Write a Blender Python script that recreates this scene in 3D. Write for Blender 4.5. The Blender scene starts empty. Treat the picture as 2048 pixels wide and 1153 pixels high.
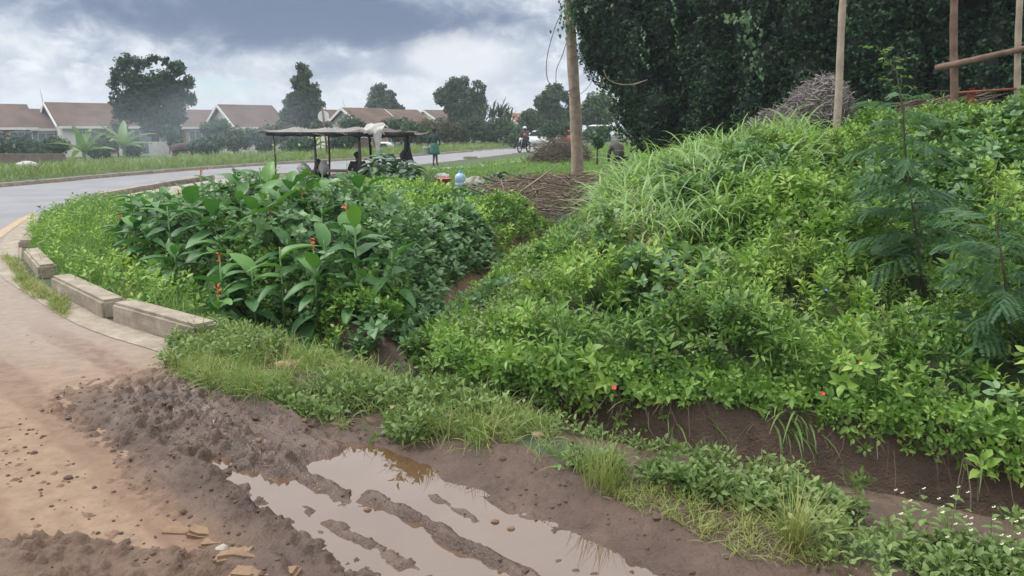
import bpy, bmesh, math, random
import numpy as np
from mathutils import Vector, Matrix
random.seed(5)
rng = np.random.default_rng(11)
SC = bpy.context.scene
COL = SC.collection
R = math.radians
PI = math.pi

# ------------------------------------------------------------------ camera, sky, sun, exposure
F, PITCH, CH = 1479.0, R(12.2), 1.6
cd = bpy.data.cameras.new('camera'); cam = bpy.data.objects.new('camera', cd); COL.objects.link(cam)
cam.location = (0, 0, CH); cam.rotation_euler = (R(90) - PITCH, 0, 0)
cd.sensor_width = 36; cd.lens = 26; cd.clip_end = 3000; cd.clip_start = 0.05
SC.camera = cam
SUN_EL, SUN_AZ = R(56), R(-75)       # azimuth measured from +Y towards +X
sl = bpy.data.lights.new('sun', 'SUN'); sl.energy = 2.0; sl.angle = R(14); sl.color = (1, 0.96, 0.9)
so = bpy.data.objects.new('sun', sl); COL.objects.link(so)
sd = Vector((math.sin(SUN_AZ) * math.cos(SUN_EL), math.cos(SUN_AZ) * math.cos(SUN_EL), math.sin(SUN_EL)))
so.rotation_euler = sd.to_track_quat('Z', 'Y').to_euler(); so.location = (-8, -3, 14)
SC.view_settings.view_transform = 'Standard'; SC.view_settings.look = 'None'
SC.view_settings.exposure = 0.36; SC.view_settings.gamma = 1

w = bpy.data.worlds.new('World'); SC.world = w; w.use_nodes = True
nt = w.node_tree; nt.nodes.clear()
def N(tree, t, **k):
    n = tree.nodes.new(t)
    for a, b in k.items(): setattr(n, a, b)
    return n
def mth(tree, op, a, b=None, c=None, clamp=False):
    n = N(tree, 'ShaderNodeMath', operation=op); n.use_clamp = clamp
    for i, v in enumerate((a, b, c)):
        if v is None: continue
        if isinstance(v, (int, float)): n.inputs[i].default_value = v
        else: tree.links.new(v, n.inputs[i])
    return n.outputs[0]
def mixc(tree, f, a, b, mode='MIX'):
    n = N(tree, 'ShaderNodeMix', data_type='RGBA', blend_type=mode)
    for i, v in ((0, f), (6, a), (7, b)):
        if isinstance(v, (int, float)): n.inputs[i].default_value = v
        elif isinstance(v, tuple): n.inputs[i].default_value = (*v, 1) if len(v) == 3 else v
        else: tree.links.new(v, n.inputs[i])
    return n.outputs[2]
def ramp(tree, f, stops):
    n = N(tree, 'ShaderNodeValToRGB')
    while len(n.color_ramp.elements) < len(stops): n.color_ramp.elements.new(0.5)
    for e, (p, c) in zip(n.color_ramp.elements, stops):
        e.position = p; e.color = (*c, 1) if isinstance(c, tuple) else (c, c, c, 1)
    tree.links.new(f, n.inputs[0]); return n.outputs[0]
def noise(tree, vec, scale, detail=4, rough=0.55, dist=0.0):
    n = N(tree, 'ShaderNodeTexNoise'); n.inputs['Scale'].default_value = scale
    n.inputs['Detail'].default_value = detail; n.inputs['Roughness'].default_value = rough
    n.inputs['Distortion'].default_value = dist
    if vec is not None: tree.links.new(vec, n.inputs['Vector'])
    return n.outputs[0]
sky = N(nt, 'ShaderNodeTexSky', sky_type='NISHITA', sun_disc=False, sun_elevation=SUN_EL, sun_rotation=SUN_AZ)
tc = N(nt, 'ShaderNodeTexCoord'); sp = N(nt, 'ShaderNodeSeparateXYZ'); nt.links.new(tc.outputs['Generated'], sp.inputs[0])
az = mth(nt, 'MULTIPLY', mth(nt, 'ARCTAN2', sp.outputs[0], sp.outputs[1]), 57.2958)
el = mth(nt, 'MULTIPLY', mth(nt, 'ARCSINE', sp.outputs[2]), 57.2958)
cv = N(nt, 'ShaderNodeCombineXYZ'); nt.links.new(mth(nt, 'MULTIPLY', az, 0.125), cv.inputs[0]); nt.links.new(mth(nt, 'MULTIPLY', el, 0.20), cv.inputs[1])
n1 = noise(nt, cv.outputs[0], 1.5, 7, 0.56, 0.5)
n2 = noise(nt, cv.outputs[0], 3.4, 8, 0.6, 0.35)
def blob(a0, e0, wa, we, amt=0.9):
    dx = mth(nt, 'DIVIDE', mth(nt, 'SUBTRACT', az, a0), wa); dy = mth(nt, 'DIVIDE', mth(nt, 'SUBTRACT', el, e0), we)
    d = mth(nt, 'SQRT', mth(nt, 'ADD', mth(nt, 'MULTIPLY', dx, dx), mth(nt, 'MULTIPLY', dy, dy)))
    d = mth(nt, 'ADD', d, mth(nt, 'MULTIPLY', mth(nt, 'SUBTRACT', n1, 0.5), amt * 1.6))
    d = mth(nt, 'ADD', d, mth(nt, 'MULTIPLY', mth(nt, 'SUBTRACT', n2, 0.5), amt * 0.7))
    n = N(nt, 'ShaderNodeMapRange', interpolation_type='SMOOTHSTEP'); nt.links.new(d, n.inputs[0])
    n.inputs[1].default_value = 0.45; n.inputs[2].default_value = 1.15; n.inputs[3].default_value = 1; n.inputs[4].default_value = 0
    return n.outputs[0]
base = ramp(nt, n1, [(0.30, (3.1, 3.6, 4.4)), (0.5, (4.5, 4.95, 5.6)), (0.66, (6.3, 6.5, 6.8))])
puff = ramp(nt, n2, [(0.48, 0.0), (0.66, 0.8)])
c = mixc(nt, puff, base, (7.1, 7.25, 7.5))
c = mixc(nt, mth(nt, 'MULTIPLY', blob(-16, 8.0, 22, 4.2, .55), 0.8), c, (2.2, 2.75, 3.9))
c = mixc(nt, mth(nt, 'MULTIPLY', blob(-15, 7.6, 17, 2.7, .7), 0.9), c, (.95, 1.35, 2.25))
c = mixc(nt, mth(nt, 'MULTIPLY', blob(-9, 4.6, 8, 1.1), 0.7), c, (2.6, 3.1, 4.1))
c = mixc(nt, mth(nt, 'MULTIPLY', blob(-1.5, 4.4, 6, 1.2), 0.55), c, (3.3, 3.8, 4.7))
c = mixc(nt, mth(nt, 'MULTIPLY', blob(-21.5, 2.7, 4.0, 0.9), 0.7), c, mixc(nt, 1.0, sky.outputs[0], (0.8, 1.0, 1.15), 'MULTIPLY'))
c = mixc(nt, mth(nt, 'MULTIPLY', blob(-3.8, 5.0, 4.6, 2.0), 0.75), c, (7.0, 7.1, 7.3))
hz = N(nt, 'ShaderNodeMapRange'); nt.links.new(el, hz.inputs[0]); hz.inputs[1].default_value = 0; hz.inputs[2].default_value = 3.6; hz.inputs[3].default_value = 0.7; hz.inputs[4].default_value = 0
c = mixc(nt, hz.outputs[0], c, (6.9, 7.05, 7.3))
hi = N(nt, 'ShaderNodeMapRange'); nt.links.new(el, hi.inputs[0]); hi.inputs[1].default_value = 10; hi.inputs[2].default_value = 24; hi.inputs[3].default_value = 0; hi.inputs[4].default_value = 1
c = mixc(nt, hi.outputs[0], c, mixc(nt, 0.25, (14.5, 14.5, 14.6), base))
bg = N(nt, 'ShaderNodeBackground'); nt.links.new(c, bg.inputs[0]); bg.inputs[1].default_value = 0.108
wo = N(nt, 'ShaderNodeOutputWorld'); nt.links.new(bg.outputs[0], wo.inputs[0])

# ------------------------------------------------------------------ placement helpers
def G(u, v, z=0.0):
    dx = (u - 1024) / F; dy = (576.5 - v) / F
    y = math.cos(PITCH) + dy * math.sin(PITCH); zz = dy * math.cos(PITCH) - math.sin(PITCH)
    t = (z - CH) / zz
    return Vector((dx * t, y * t, z))
def P(u, v, Y):
    dx = (u - 1024) / F; dy = (576.5 - v) / F
    y = math.cos(PITCH) + dy * math.sin(PITCH); zz = dy * math.cos(PITCH) - math.sin(PITCH)
    t = Y / y
    return Vector((dx * t, Y, CH + zz * t))
def tag(o, label=None, cat=None, group=None, kind=None):
    if label: o['label'] = label
    if cat: o['category'] = cat
    if group: o['group'] = group
    if kind: o['kind'] = kind
    return o
def empty(name, loc, label, cat, group=None, rz=0.0):
    o = bpy.data.objects.new(name, None); COL.objects.link(o); o.location = loc; o.rotation_euler = (0, 0, rz)
    o.empty_display_size = 0.2
    return tag(o, label, cat, group)
def link(name, me, mat=None, parent=None, smooth=False):
    o = bpy.data.objects.new(name, me); COL.objects.link(o)
    if mat: me.materials.append(mat)
    if parent: o.parent = parent
    if smooth: me.polygons.foreach_set('use_smooth', [True] * len(me.polygons))
    return o
def bobj(name, bm, mat, parent=None, smooth=False):
    me = bpy.data.meshes.new(name); bm.normal_update(); bm.to_mesh(me); bm.free()
    return link(name, me, mat, parent, smooth)
def npmesh(name, V, Fc, mat=None, parent=None, rnd=None, smooth=False):
    me = bpy.data.meshes.new(name); V = np.ascontiguousarray(V, dtype=np.float32); k = Fc.shape[1]
    me.vertices.add(len(V)); me.vertices.foreach_set('co', V.ravel())
    me.loops.add(Fc.size); me.loops.foreach_set('vertex_index', Fc.astype(np.int32).ravel())
    me.polygons.add(len(Fc)); me.polygons.foreach_set('loop_start', np.arange(0, Fc.size, k, dtype=np.int32))
    me.polygons.foreach_set('loop_total', np.full(len(Fc), k, dtype=np.int32))
    if smooth: me.polygons.foreach_set('use_smooth', np.ones(len(Fc), dtype=bool))
    me.update(calc_edges=True)
    if rnd is not None:
        a = me.attributes.new('rnd', 'FLOAT', 'POINT'); a.data.foreach_set('value', rnd.astype(np.float32))
    return link(name, me, mat, parent)

# ------------------------------------------------------------------ numpy noise
def vn(x, y, seed=0):
    x = np.asarray(x, float); y = np.asarray(y, float)
    xi = np.floor(x).astype(np.int64); yi = np.floor(y).astype(np.int64); fx = x - xi; fy = y - yi
    fx = fx * fx * (3 - 2 * fx); fy = fy * fy * (3 - 2 * fy)
    def h(a, b):
        q = (a * 374761393 + b * 668265263 + seed * 974634777) & 0xffffffff
        q = ((q ^ (q >> 13)) * 1274126177) & 0xffffffff
        return ((q ^ (q >> 16)) & 0xffffff) / float(0xffffff)
    return (h(xi, yi) * (1 - fx) + h(xi + 1, yi) * fx) * (1 - fy) + (h(xi, yi + 1) * (1 - fx) + h(xi + 1, yi + 1) * fx) * fy
def fbm(x, y, f, o=4, seed=0, g=0.5):
    s = 0; a = 1; t = 0
    for i in range(o):
        s = s + a * vn(np.asarray(x) * f + 17.3 * i, np.asarray(y) * f + 9.1 * i, seed + i); t += a; a *= g; f *= 2.03
    return s / t
def ss(x, a, b):
    t = np.clip((np.asarray(x, float) - a) / (b - a), 0, 1); return t * t * (3 - 2 * t)
def pld(x, y, Pts):
    """distance to a polyline, signed (positive on its left)"""
    best = np.full(np.shape(x), 1e9); sg = np.ones(np.shape(x)); par = np.zeros(np.shape(x)); L = 0
    for (x0, y0), (x1, y1) in zip(Pts[:-1], Pts[1:]):
        dx, dy = x1 - x0, y1 - y0; l2 = dx * dx + dy * dy
        t = np.clip(((x - x0) * dx + (y - y0) * dy) / l2, 0, 1)
        d = np.hypot(x - x0 - t * dx, y - y0 - t * dy); m = d < best
        cr = dx * (y - y0) - dy * (x - x0)
        best = np.where(m, d, best); sg = np.where(m, np.sign(cr), sg); par = np.where(m, L + t * math.sqrt(l2), par)
        L += math.sqrt(l2)
    return best, best * sg, par

KERB = [(-1.9, 4.95), (-2.43, 5.36), (-3.43, 6.1), (-4.73, 7.4), (-5.4, 8.1), (-6.1, 9.05), (-7.2, 10.8), (-8.4, 13.2), (-9.1, 15.3), (-9.45, 17), (-9.65, 20.6), (-9.3, 25.5), (-7.4, 28.6), (-4.3, 33), (0.5, 50), (8, 80), (30, 150)]
FAR = [(-40, 7), (-24, 9), (-16.5, 14), (-14.3, 20.6), (-13.4, 25.5), (-11.5, 31.8), (-5.7, 44), (0.9, 64), (14, 105), (40, 160)]
DITCH = [(-4.4, 8.7), (-3.1, 7.05), (-1.95, 5.95), (-1.0, 5.15), (0.0, 4.42), (.95, 3.88), (1.9, 3.45), (2.5, 3.1), (3.7, 2.3), (6.5, 0.4)]
def embank(x, y):
    yf = np.interp(x, [-.8, -.28, .32, 1.49, 2.6, 4, 8], [5.6, 5.0, 4.8, 4.35, 3.6, 2.75, 0])
    yc = np.interp(x, [-.5, .9, 1.7, 3, 4.2, 6.5, 9, 14], [8.5, 9.5, 9.7, 9.5, 9.2, 9, 8.5, 8])
    zc = np.interp(x, [-.5, .9, 1.7, 3, 4.2, 6.5, 9, 14], [0.15, .42, .72, 1.10, 1.32, 1.64, 1.9, 2.2])
    gx = np.interp(y, [5, 6.5, 8, 10, 11.5, 14], [-.75, -.65, -.35, .25, .7, 1.2])
    t = np.clip((y - yf) / (yc - yf), 0, 1) ** 0.85
    fl = ss(x - gx, 0.1, 1.35)
    back = 1 - ss((y - yc), 0.6, 5) * np.interp(x, [2, 7], [1, .75])
    return zc * t * fl * back, gx
def H(x, y):
    x = np.asarray(x, float); y = np.asarray(y, float)
    e, gx = embank(x, y)
    s = .73 * x - .68 * y; cc = .68 * x + .73 * y
    z = np.zeros_like(x) + e
    z = z + e * 0.12 * (fbm(x, y, 1.1, 3, 3) - .5) * 2
    # low weedy rise left of the gully
    lm = ss(y, 6.2, 8) * ss(gx - x, .12, .7) * ss(x, -4.2, -2.8) * (1 - ss(y, 13, 17)); z = z + .28 * lm
    z = z - .2 * np.exp(-((x - gx) / .3) ** 2) * (1 - ss(y, 9.5, 12.5)) * ss(y, 4.9, 5.6)
    # ditch
    d, sg, par = pld(x, y, DITCH)
    depth = np.interp(par, [0, 2, 5, 7, 30], [0.0, 0.3, 0.5, .66, .7])
    wob = .03 * (fbm(x, y, 3, 3, 8) - .5)
    z = z - depth * (1 - ss(d + wob, .2, .47))
    # paved area lies under the road sheet
    kd, ks, kp = pld(x, y, KERB)
    fd, fs, fp = pld(x, y, FAR)
    left = ks > 0
    m1 = ss(cc + .25 * (fbm(x, y, 3, 3, 60) - .5), .95, 1.3)                       # mud lane starts
    mudl = m1 * ss(s, -5.4, -4.6)
    cc0 = cc; cc = cc + .10 * (fbm(x, y, 1.1, 2, 61) - .5) + .07 * (fbm(x, y, 4.5, 3, 62) - .5)
    inroad = left & (fs < 0)
    z = np.where((ks < -.1) & (x < -2.2) & (y < 40), z + .08 * ss(-ks, .1, .5) * (1 - ss(y, 25, 30)), z)
    # road clods
    near = 1 - ss(y, 6.5, 9)
    c1 = fbm(x, y, 13, 3, 21); c2 = fbm(x, y, 38, 2, 31)
    lane = np.exp(-((cc - .55 - .05 * s) / .13) ** 2) + np.exp(-((cc - .98 - .03 * s) / .1) ** 2) + .8 * np.exp(-((cc - .1) / .12) ** 2)
    clod = -.012 + .027 * ss(c1 * .8 + .75 * c2 + .16 * lane, .98, 1.35) * near
    ground_in = np.where(y < 9, clod, -.03 * ss(kd, .2, 1.2))
    bot = ss(2.72 - y + .1 * (fbm(x, y, 3, 3, 77) - .5) * 2 - .12 * (x + 1.8), 0, .1) * ss(x, -2.6, -2.2)
    mm = np.maximum(mudl, bot)
    rid = 0
    for c0, wd, hh, s0, s1 in ((1.54, .05, .055, -2.7, 1), (1.71, .06, .065, -3.7, -2.47), (1.80, .05, .065, -2.62, 1), (1.97, .045, .055, -2.4, -1.98), (1.34, .06, .045, -4.2, -2.6), (2.0, .05, .04, -1.6, 1), (1.62, .04, .03, -4.6, -3.2), (2.0, .05, .045, -4.3, -3.1), (1.18, .07, .035, -3.6, 1), (2.13, .03, .03, -2.2, -1.7)):
        c0w = c0 + .03 * (fbm(s, cc * 0, 1.3, 2, 40 + int(c0 * 10)) - .5) * 2
        rid = np.maximum(rid, hh * np.exp(-((cc + .05 * (fbm(x, y, 16, 3, 56) - .5) - c0w) / (wd * (.6 + .9 * fbm(s, s * 0, 3, 2, 57)))) ** 2) * ss(s, s0 - .1, s0 + .12) * (1 - ss(s, s1 - .1, s1 + .1)) * (.25 + 1.3 * fbm(s, cc0, 6, 4, 55)))
    basin = ss(cc, 1.28, 1.55) * (1 - ss(cc, 2.06, 2.28)) * ss(s + .25 * (fbm(x, y, 2, 2, 66) - .5), -3.12, -2.9)
    trk = .18 + .95 * ss(fbm(s * .35, cc * 2.2, 2.2, 3, 95), .40, .62)
    rough = (fbm(x, y, 6, 2, 90) - .5) * .024 + trk * ((ss(fbm(x, y, 24, 3, 91), .48, .72) - .3) * .038 + (fbm(x, y, 52, 2, 94) - .5) * .014) + (ss(fbm(s * .3, cc, 34, 2, 92), .45, .8)) * .010
    tread = .010 * ss(np.sin(s * 75 + 9 * np.abs(((cc * 3.1) % 1) - .5)), .0, .9) * np.exp(-((cc - 1.95) / .1) ** 2) * (1 - ss(s, -3.1, -2.9))
    mud = .018 + rid + rough * (1 - .45 * basin) + (fbm(s * .6, cc, 9, 3, 96) - .5) * .034 * basin + tread - .068 * basin
    mud = mud - .055 * np.exp(-((cc - 1.50) / .07) ** 2) * ss(s, -3.55, -3.35) * (1 - ss(s, -3.1, -2.9)) - .05 * np.exp(-((cc - 2.02) / .06) ** 2) * ss(s, -3.5, -3.3) * (1 - ss(s, -3.0, -2.8))
    mud = mud - .016 * np.exp(-((cc - 1.6) / .12) ** 2) * (1 - ss(s, -3.1, -2.9)) * ss(s, -3.6, -3.3)
    bank = ss(cc, 2.16, 2.45) * (1 - ss(cc, 2.9, 3.6))
    mud = mud + .03 * bank + .05 * bank * (fbm(x, y, 2.2, 3, 93) - .4)
    nearflat = (1 - ss(cc0, 2.5, 3.2)) * (y < 6.5) * (e < .02) * (d > .44)
    z = np.where(inroad & (mm < .02), ground_in, z)
    wgt = np.where(inroad, mm, nearflat * ss(s, -5.6, -4.8)) * (cc > 0)
    base_ = np.where(inroad, ground_in, z)
    z = base_ * (1 - wgt) + np.where(inroad, mud, mud + np.minimum(z, 0)) * wgt
    # land beyond the far kerb drops a little
    z = np.where(fs > 0, z + .06 - .66 * ss(fs, 1.5, 16), z)
    return z
def Hn(x, y):
    e = .06; h0 = H(x, y); nx = -(H(x + e, y) - h0) / e; ny = -(H(x, y + e) - h0) / e
    n = np.stack([nx, ny, np.ones_like(nx)], 1); n = np.clip(n, -1.6, 1.6); n /= np.linalg.norm(n, axis=1)[:, None]
    return h0, n
def h1(x, y): return float(H(np.array([x]), np.array([y]))[0])

# ------------------------------------------------------------------ materials
def mat(name, col=(.5, .5, .5), rough=.7, scale=8, var=.25, metal=0, bump=.0, col2=None, spec=.5, coords='Object'):
    m = bpy.data.materials.new(name); m.use_nodes = True; t = m.node_tree; b = t.nodes['Principled BSDF']
    tcn = N(t, 'ShaderNodeTexCoord'); vec = tcn.outputs[coords]
    n = noise(t, vec, scale, 5, .6)
    lo = tuple(x * (1 - var) for x in col); hi_ = col2 or tuple(min(1, x * (1 + var)) for x in col)
    t.links.new(ramp(t, n, [(.32, lo), (.68, hi_)]), b.inputs['Base Color'])
    b.inputs['Roughness'].default_value = rough; b.inputs['Metallic'].default_value = metal
    b.inputs['Specular IOR Level'].default_value = spec
    if bump:
        bn = N(t, 'ShaderNodeBump'); bn.inputs['Strength'].default_value = bump; bn.inputs['Distance'].default_value = .02
        t.links.new(noise(t, vec, scale * 3, 6, .65), bn.inputs['Height']); t.links.new(bn.outputs[0], b.inputs['Normal'])
    return m
def leafmat(name, stops, rough=.5, tr=.25, patch=1.3, dry=None, spec=.35):
    m = bpy.data.materials.new(name); m.use_nodes = True; t = m.node_tree; b = t.nodes['Principled BSDF']
    at = N(t, 'ShaderNodeAttribute', attribute_name='rnd'); geo = N(t, 'ShaderNodeNewGeometry')
    pn = noise(t, geo.outputs['Position'], patch, 3, .5)
    f = mth(t, 'ADD', mth(t, 'MULTIPLY', at.outputs['Fac'], .62), mth(t, 'MULTIPLY', mth(t, 'SUBTRACT', pn, .3), .75), clamp=True)
    col = ramp(t, f, stops)
    fine = noise(t, geo.outputs['Position'], 60, 2, .5)
    col = mixc(t, mth(t, 'MULTIPLY', fine, .35), col, mixc(t, 1.0, col, (.62, .7, .6), 'MULTIPLY'))
    t.links.new(col, b.inputs['Base Color']); b.inputs['Roughness'].default_value = rough; b.inputs['Specular IOR Level'].default_value = spec
    tl = N(t, 'ShaderNodeBsdfTranslucent'); t.links.new(mixc(t, 1.0, col, (1.15, 1.3, .6), 'MULTIPLY'), tl.inputs[0])
    mx = N(t, 'ShaderNodeMixShader'); mx.inputs[0].default_value = tr
    out = t.nodes['Material Output']; t.links.new(b.outputs[0], mx.inputs[1]); t.links.new(tl.outputs[0], mx.inputs[2]); t.links.new(mx.outputs[0], out.inputs[0])
    return m
M = {}
M['weed'] = leafmat('weed_leaf', [(0, (.035, .085, .022)), (.26, (.095, .195, .040)), (.52, (.215, .365, .075)), (.82, (.42, .53, .14)), (1, (.48, .45, .2))], .45, .3)
M['weedlight'] = leafmat('pale_weed_leaf', [(0, (.075, .12, .035)), (.45, (.16, .24, .075)), (.8, (.27, .34, .13)), (1, (.40, .38, .20))], .5, .25)
M['ivy'] = leafmat('creeper_leaf', [(0, (.06, .125, .055)), (.4, (.125, .235, .105)), (.75, (.21, .34, .155)), (1, (.32, .43, .21))], .45, .2)
M['canna'] = leafmat('canna_leaf', [(0, (.035, .105, .035)), (.5, (.075, .19, .058)), (.82, (.15, .31, .06)), (1, (.24, .40, .05))], .46, .25, spec=.4)
M['grass'] = leafmat('grass_blade', [(0, (.10, .18, .05)), (.5, (.21, .31, .09)), (.85, (.34, .41, .16)), (1, (.38, .35, .15))], .5, .3)
M['grasslong'] = leafmat('long_grass_blade', [(0, (.14, .25, .08)), (.5, (.26, .40, .14)), (.85, (.38, .50, .22)), (1, (.42, .38, .2))], .45, .3)
M['grassdry'] = leafmat('dry_grass_blade', [(0, (.15, .2, .05)), (.5, (.26, .30, .09)), (1, (.42, .34, .17))], .55, .25)
M['field'] = leafmat('far_grass_blade', [(0, (.12, .19, .06)), (.5, (.21, .29, .10)), (1, (.36, .38, .19))], .6, .25, patch=.35)
M['lawn'] = leafmat('lawn_blade', [(0, (.09, .19, .04)), (.5, (.18, .31, .07)), (1, (.33, .40, .15))], .55, .3, patch=.6)
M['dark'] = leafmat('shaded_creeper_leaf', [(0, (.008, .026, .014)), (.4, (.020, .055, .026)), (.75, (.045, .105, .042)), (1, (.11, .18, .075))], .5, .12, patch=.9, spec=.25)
M['vine'] = leafmat('hanging_vine_leaf', [(0, (.035, .085, .035)), (.6, (.075, .15, .055)), (1, (.14, .24, .09))], .45, .3)
M['tree1'] = leafmat('dark_tree_leaf', [(0, (.012, .042, .022)), (.5, (.028, .08, .036)), (1, (.07, .15, .06))], .55, .12, patch=.8, spec=.3)
M['tree2'] = leafmat('conifer_leaf', [(0, (.035, .06, .035)), (.5, (.065, .105, .055)), (1, (.12, .17, .09))], .6, .12, patch=.8, spec=.3)
M['tree3'] = leafmat('mid_tree_leaf', [(0, (.035, .07, .035)), (.5, (.07, .125, .055)), (1, (.13, .2, .09))], .6, .15, patch=.5, spec=.3)
M['bush'] = leafmat('bush_leaf', [(0, (.03, .07, .035)), (.5, (.055, .12, .05)), (1, (.11, .19, .08))], .6, .15, patch=.5, spec=.3)
M['bushdry'] = leafmat('brownish_bush_leaf', [(0, (.07, .065, .035)), (.5, (.12, .12, .06)), (1, (.2, .19, .09))], .65, .15, patch=.5, spec=.2)
M['feather'] = leafmat('pinnate_leaf', [(0, (.06, .13, .075)), (.5, (.11, .21, .11)), (1, (.19, .31, .14))], .5, .35)
M['feathernew'] = leafmat('young_pinnate_leaf', [(0, (.12, .22, .05)), (1, (.24, .38, .08))], .5, .3)
M['kale'] = leafmat('kale_leaf', [(0, (.06, .11, .085)), (.5, (.11, .18, .13)), (1, (.22, .30, .22))], .5, .15)
M['banana'] = leafmat('banana_leaf', [(0, (.10, .19, .05)), (1, (.26, .40, .10))], .5, .3)
M['straw'] = leafmat('dry_straw', [(0, (.11, .075, .05)), (.5, (.23, .165, .11)), (1, (.40, .31, .21))], .75, .05)
M['redstick'] = leafmat('reddish_dead_twig', [(0, (.06, .04, .03)), (.5, (.17, .12, .09)), (.8, (.33, .26, .20)), (1, (.50, .43, .35))], .75, .0)
M['thorn'] = leafmat('grey_twig', [(0, (.10, .085, .08)), (.5, (.24, .21, .20)), (1, (.42, .39, .37))], .8, .0)
M['twig'] = leafmat('brown_twig', [(0, (.07, .05, .035)), (.5, (.15, .115, .085)), (1, (.30, .25, .19))], .8, .0)
M['red'] = mat('red_petal', (.75, .03, .06), .5, 30); M['orange'] = mat('orange_petal', (.85, .10, .02), .5, 40, .3)
M['blue'] = mat('blue_petal', (.1, .25, .8), .5, 30); M['whitefl'] = mat('pale_flower_head', (.6, .58, .4), .7, 30)
M['stem'] = mat('green_stem', (.10, .2, .05), .6, 12); M['bark'] = mat('bark', (.10, .075, .055), .9, 9, .4, bump=.6)
M['pole'] = mat('weathered_pole', (.30, .235, .175), .85, 5, .3, bump=.6)
M['polepale'] = mat('pale_peeled_pole', (.33, .27, .21), .8, 6, .3, bump=.4)
M['rail'] = mat('brown_rail_wood', (.16, .10, .07), .8, 7, .35, bump=.5)
M['redwood'] = mat('red_brown_wood', (.24, .07, .035), .8, 7, .3)
M['black'] = mat('black_plastic', (.015, .015, .018), .5, 10); M['rubber'] = mat('tyre_rubber', (.02, .02, .02), .85, 20)
M['cable'] = mat('grey_cable', (.16, .18, .2), .6, 6)
M['steel'] = mat('dull_steel', (.4, .4, .42), .35, 12, metal=.9)
M['glass'] = mat('dark_glass', (.04, .05, .06), .08, 3, .3)
M['skin'] = mat('dark_brown_skin', (.075, .038, .025), .55, 8, .15); M['hair'] = mat('black_hair', (.008, .007, .007), .8, 50)
M['white'] = mat('white_paint', (.72, .73, .74), .4, 6, .08); M['whitecloth'] = mat('white_cloth', (.44, .43, .41), .85, 10, .2)

# ground: soil, wet mud and soil under plants, by masks painted per vertex for the KIND of ground
def ground_mat():
    m = bpy.data.materials.new('soil_and_mud'); m.use_nodes = True; t = m.node_tree; b = t.nodes['Principled BSDF']
    geo = N(t, 'ShaderNodeNewGeometry'); pos = geo.outputs['Position']
    am = N(t, 'ShaderNodeAttribute', attribute_name='mud').outputs['Fac']; av = N(t, 'ShaderNodeAttribute', attribute_name='grassy').outputs['Fac']
    ad = N(t, 'ShaderNodeAttribute', attribute_name='wall').outputs['Fac']; aw = N(t, 'ShaderNodeAttribute', attribute_name='wet').outputs['Fac']
    n1 = noise(t, pos, 3.2, 6, .6); n2 = noise(t, pos, 16, 6, .65); n3 = noise(t, pos, 70, 4, .6)
    soil = ramp(t, n1, [(.3, (.115, .068, .045)), (.7, (.20, .125, .085))])
    dust = ramp(t, n2, [(.35, (.15, .09, .058)), (.65, (.24, .155, .10))])
    mud = ramp(t, n1, [(.3, (.058, .033, .022)), (.55, (.105, .064, .045)), (.75, (.165, .112, .082))])
    mud = mixc(t, mth(t, 'MULTIPLY', n3, .6), mud, mixc(t, 1., mud, (.55, .52, .5), 'MULTIPLY'))
    veg = ramp(t, n2, [(.35, (.030, .050, .018)), (.65, (.055, .085, .03))])
    wl = ramp(t, n2, [(.3, (.060, .036, .024)), (.7, (.115, .070, .046))])
    c = mixc(t, am, dust, mud); c = mixc(t, av, c, veg); c = mixc(t, ad, c, wl)
    t.links.new(c, b.inputs['Base Color'])
    wr = ramp(t, n2, [(.38, .16), (.62, .55)])
    rr = N(t, 'ShaderNodeMix', data_type='FLOAT'); t.links.new(aw, rr.inputs[0]); rr.inputs[2].default_value = .9; t.links.new(wr, rr.inputs[3])
    t.links.new(rr.outputs[0], b.inputs['Roughness']); b.inputs['Specular IOR Level'].default_value = .6
    bn = N(t, 'ShaderNodeBump'); bn.inputs['Strength'].default_value = .9; bn.inputs['Distance'].default_value = .016
    t.links.new(mth(t, 'ADD', n2, mth(t, 'MULTIPLY', n3, .8)), bn.inputs['Height']); t.links.new(bn.outputs[0], b.inputs['Normal'])
    return m
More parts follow.
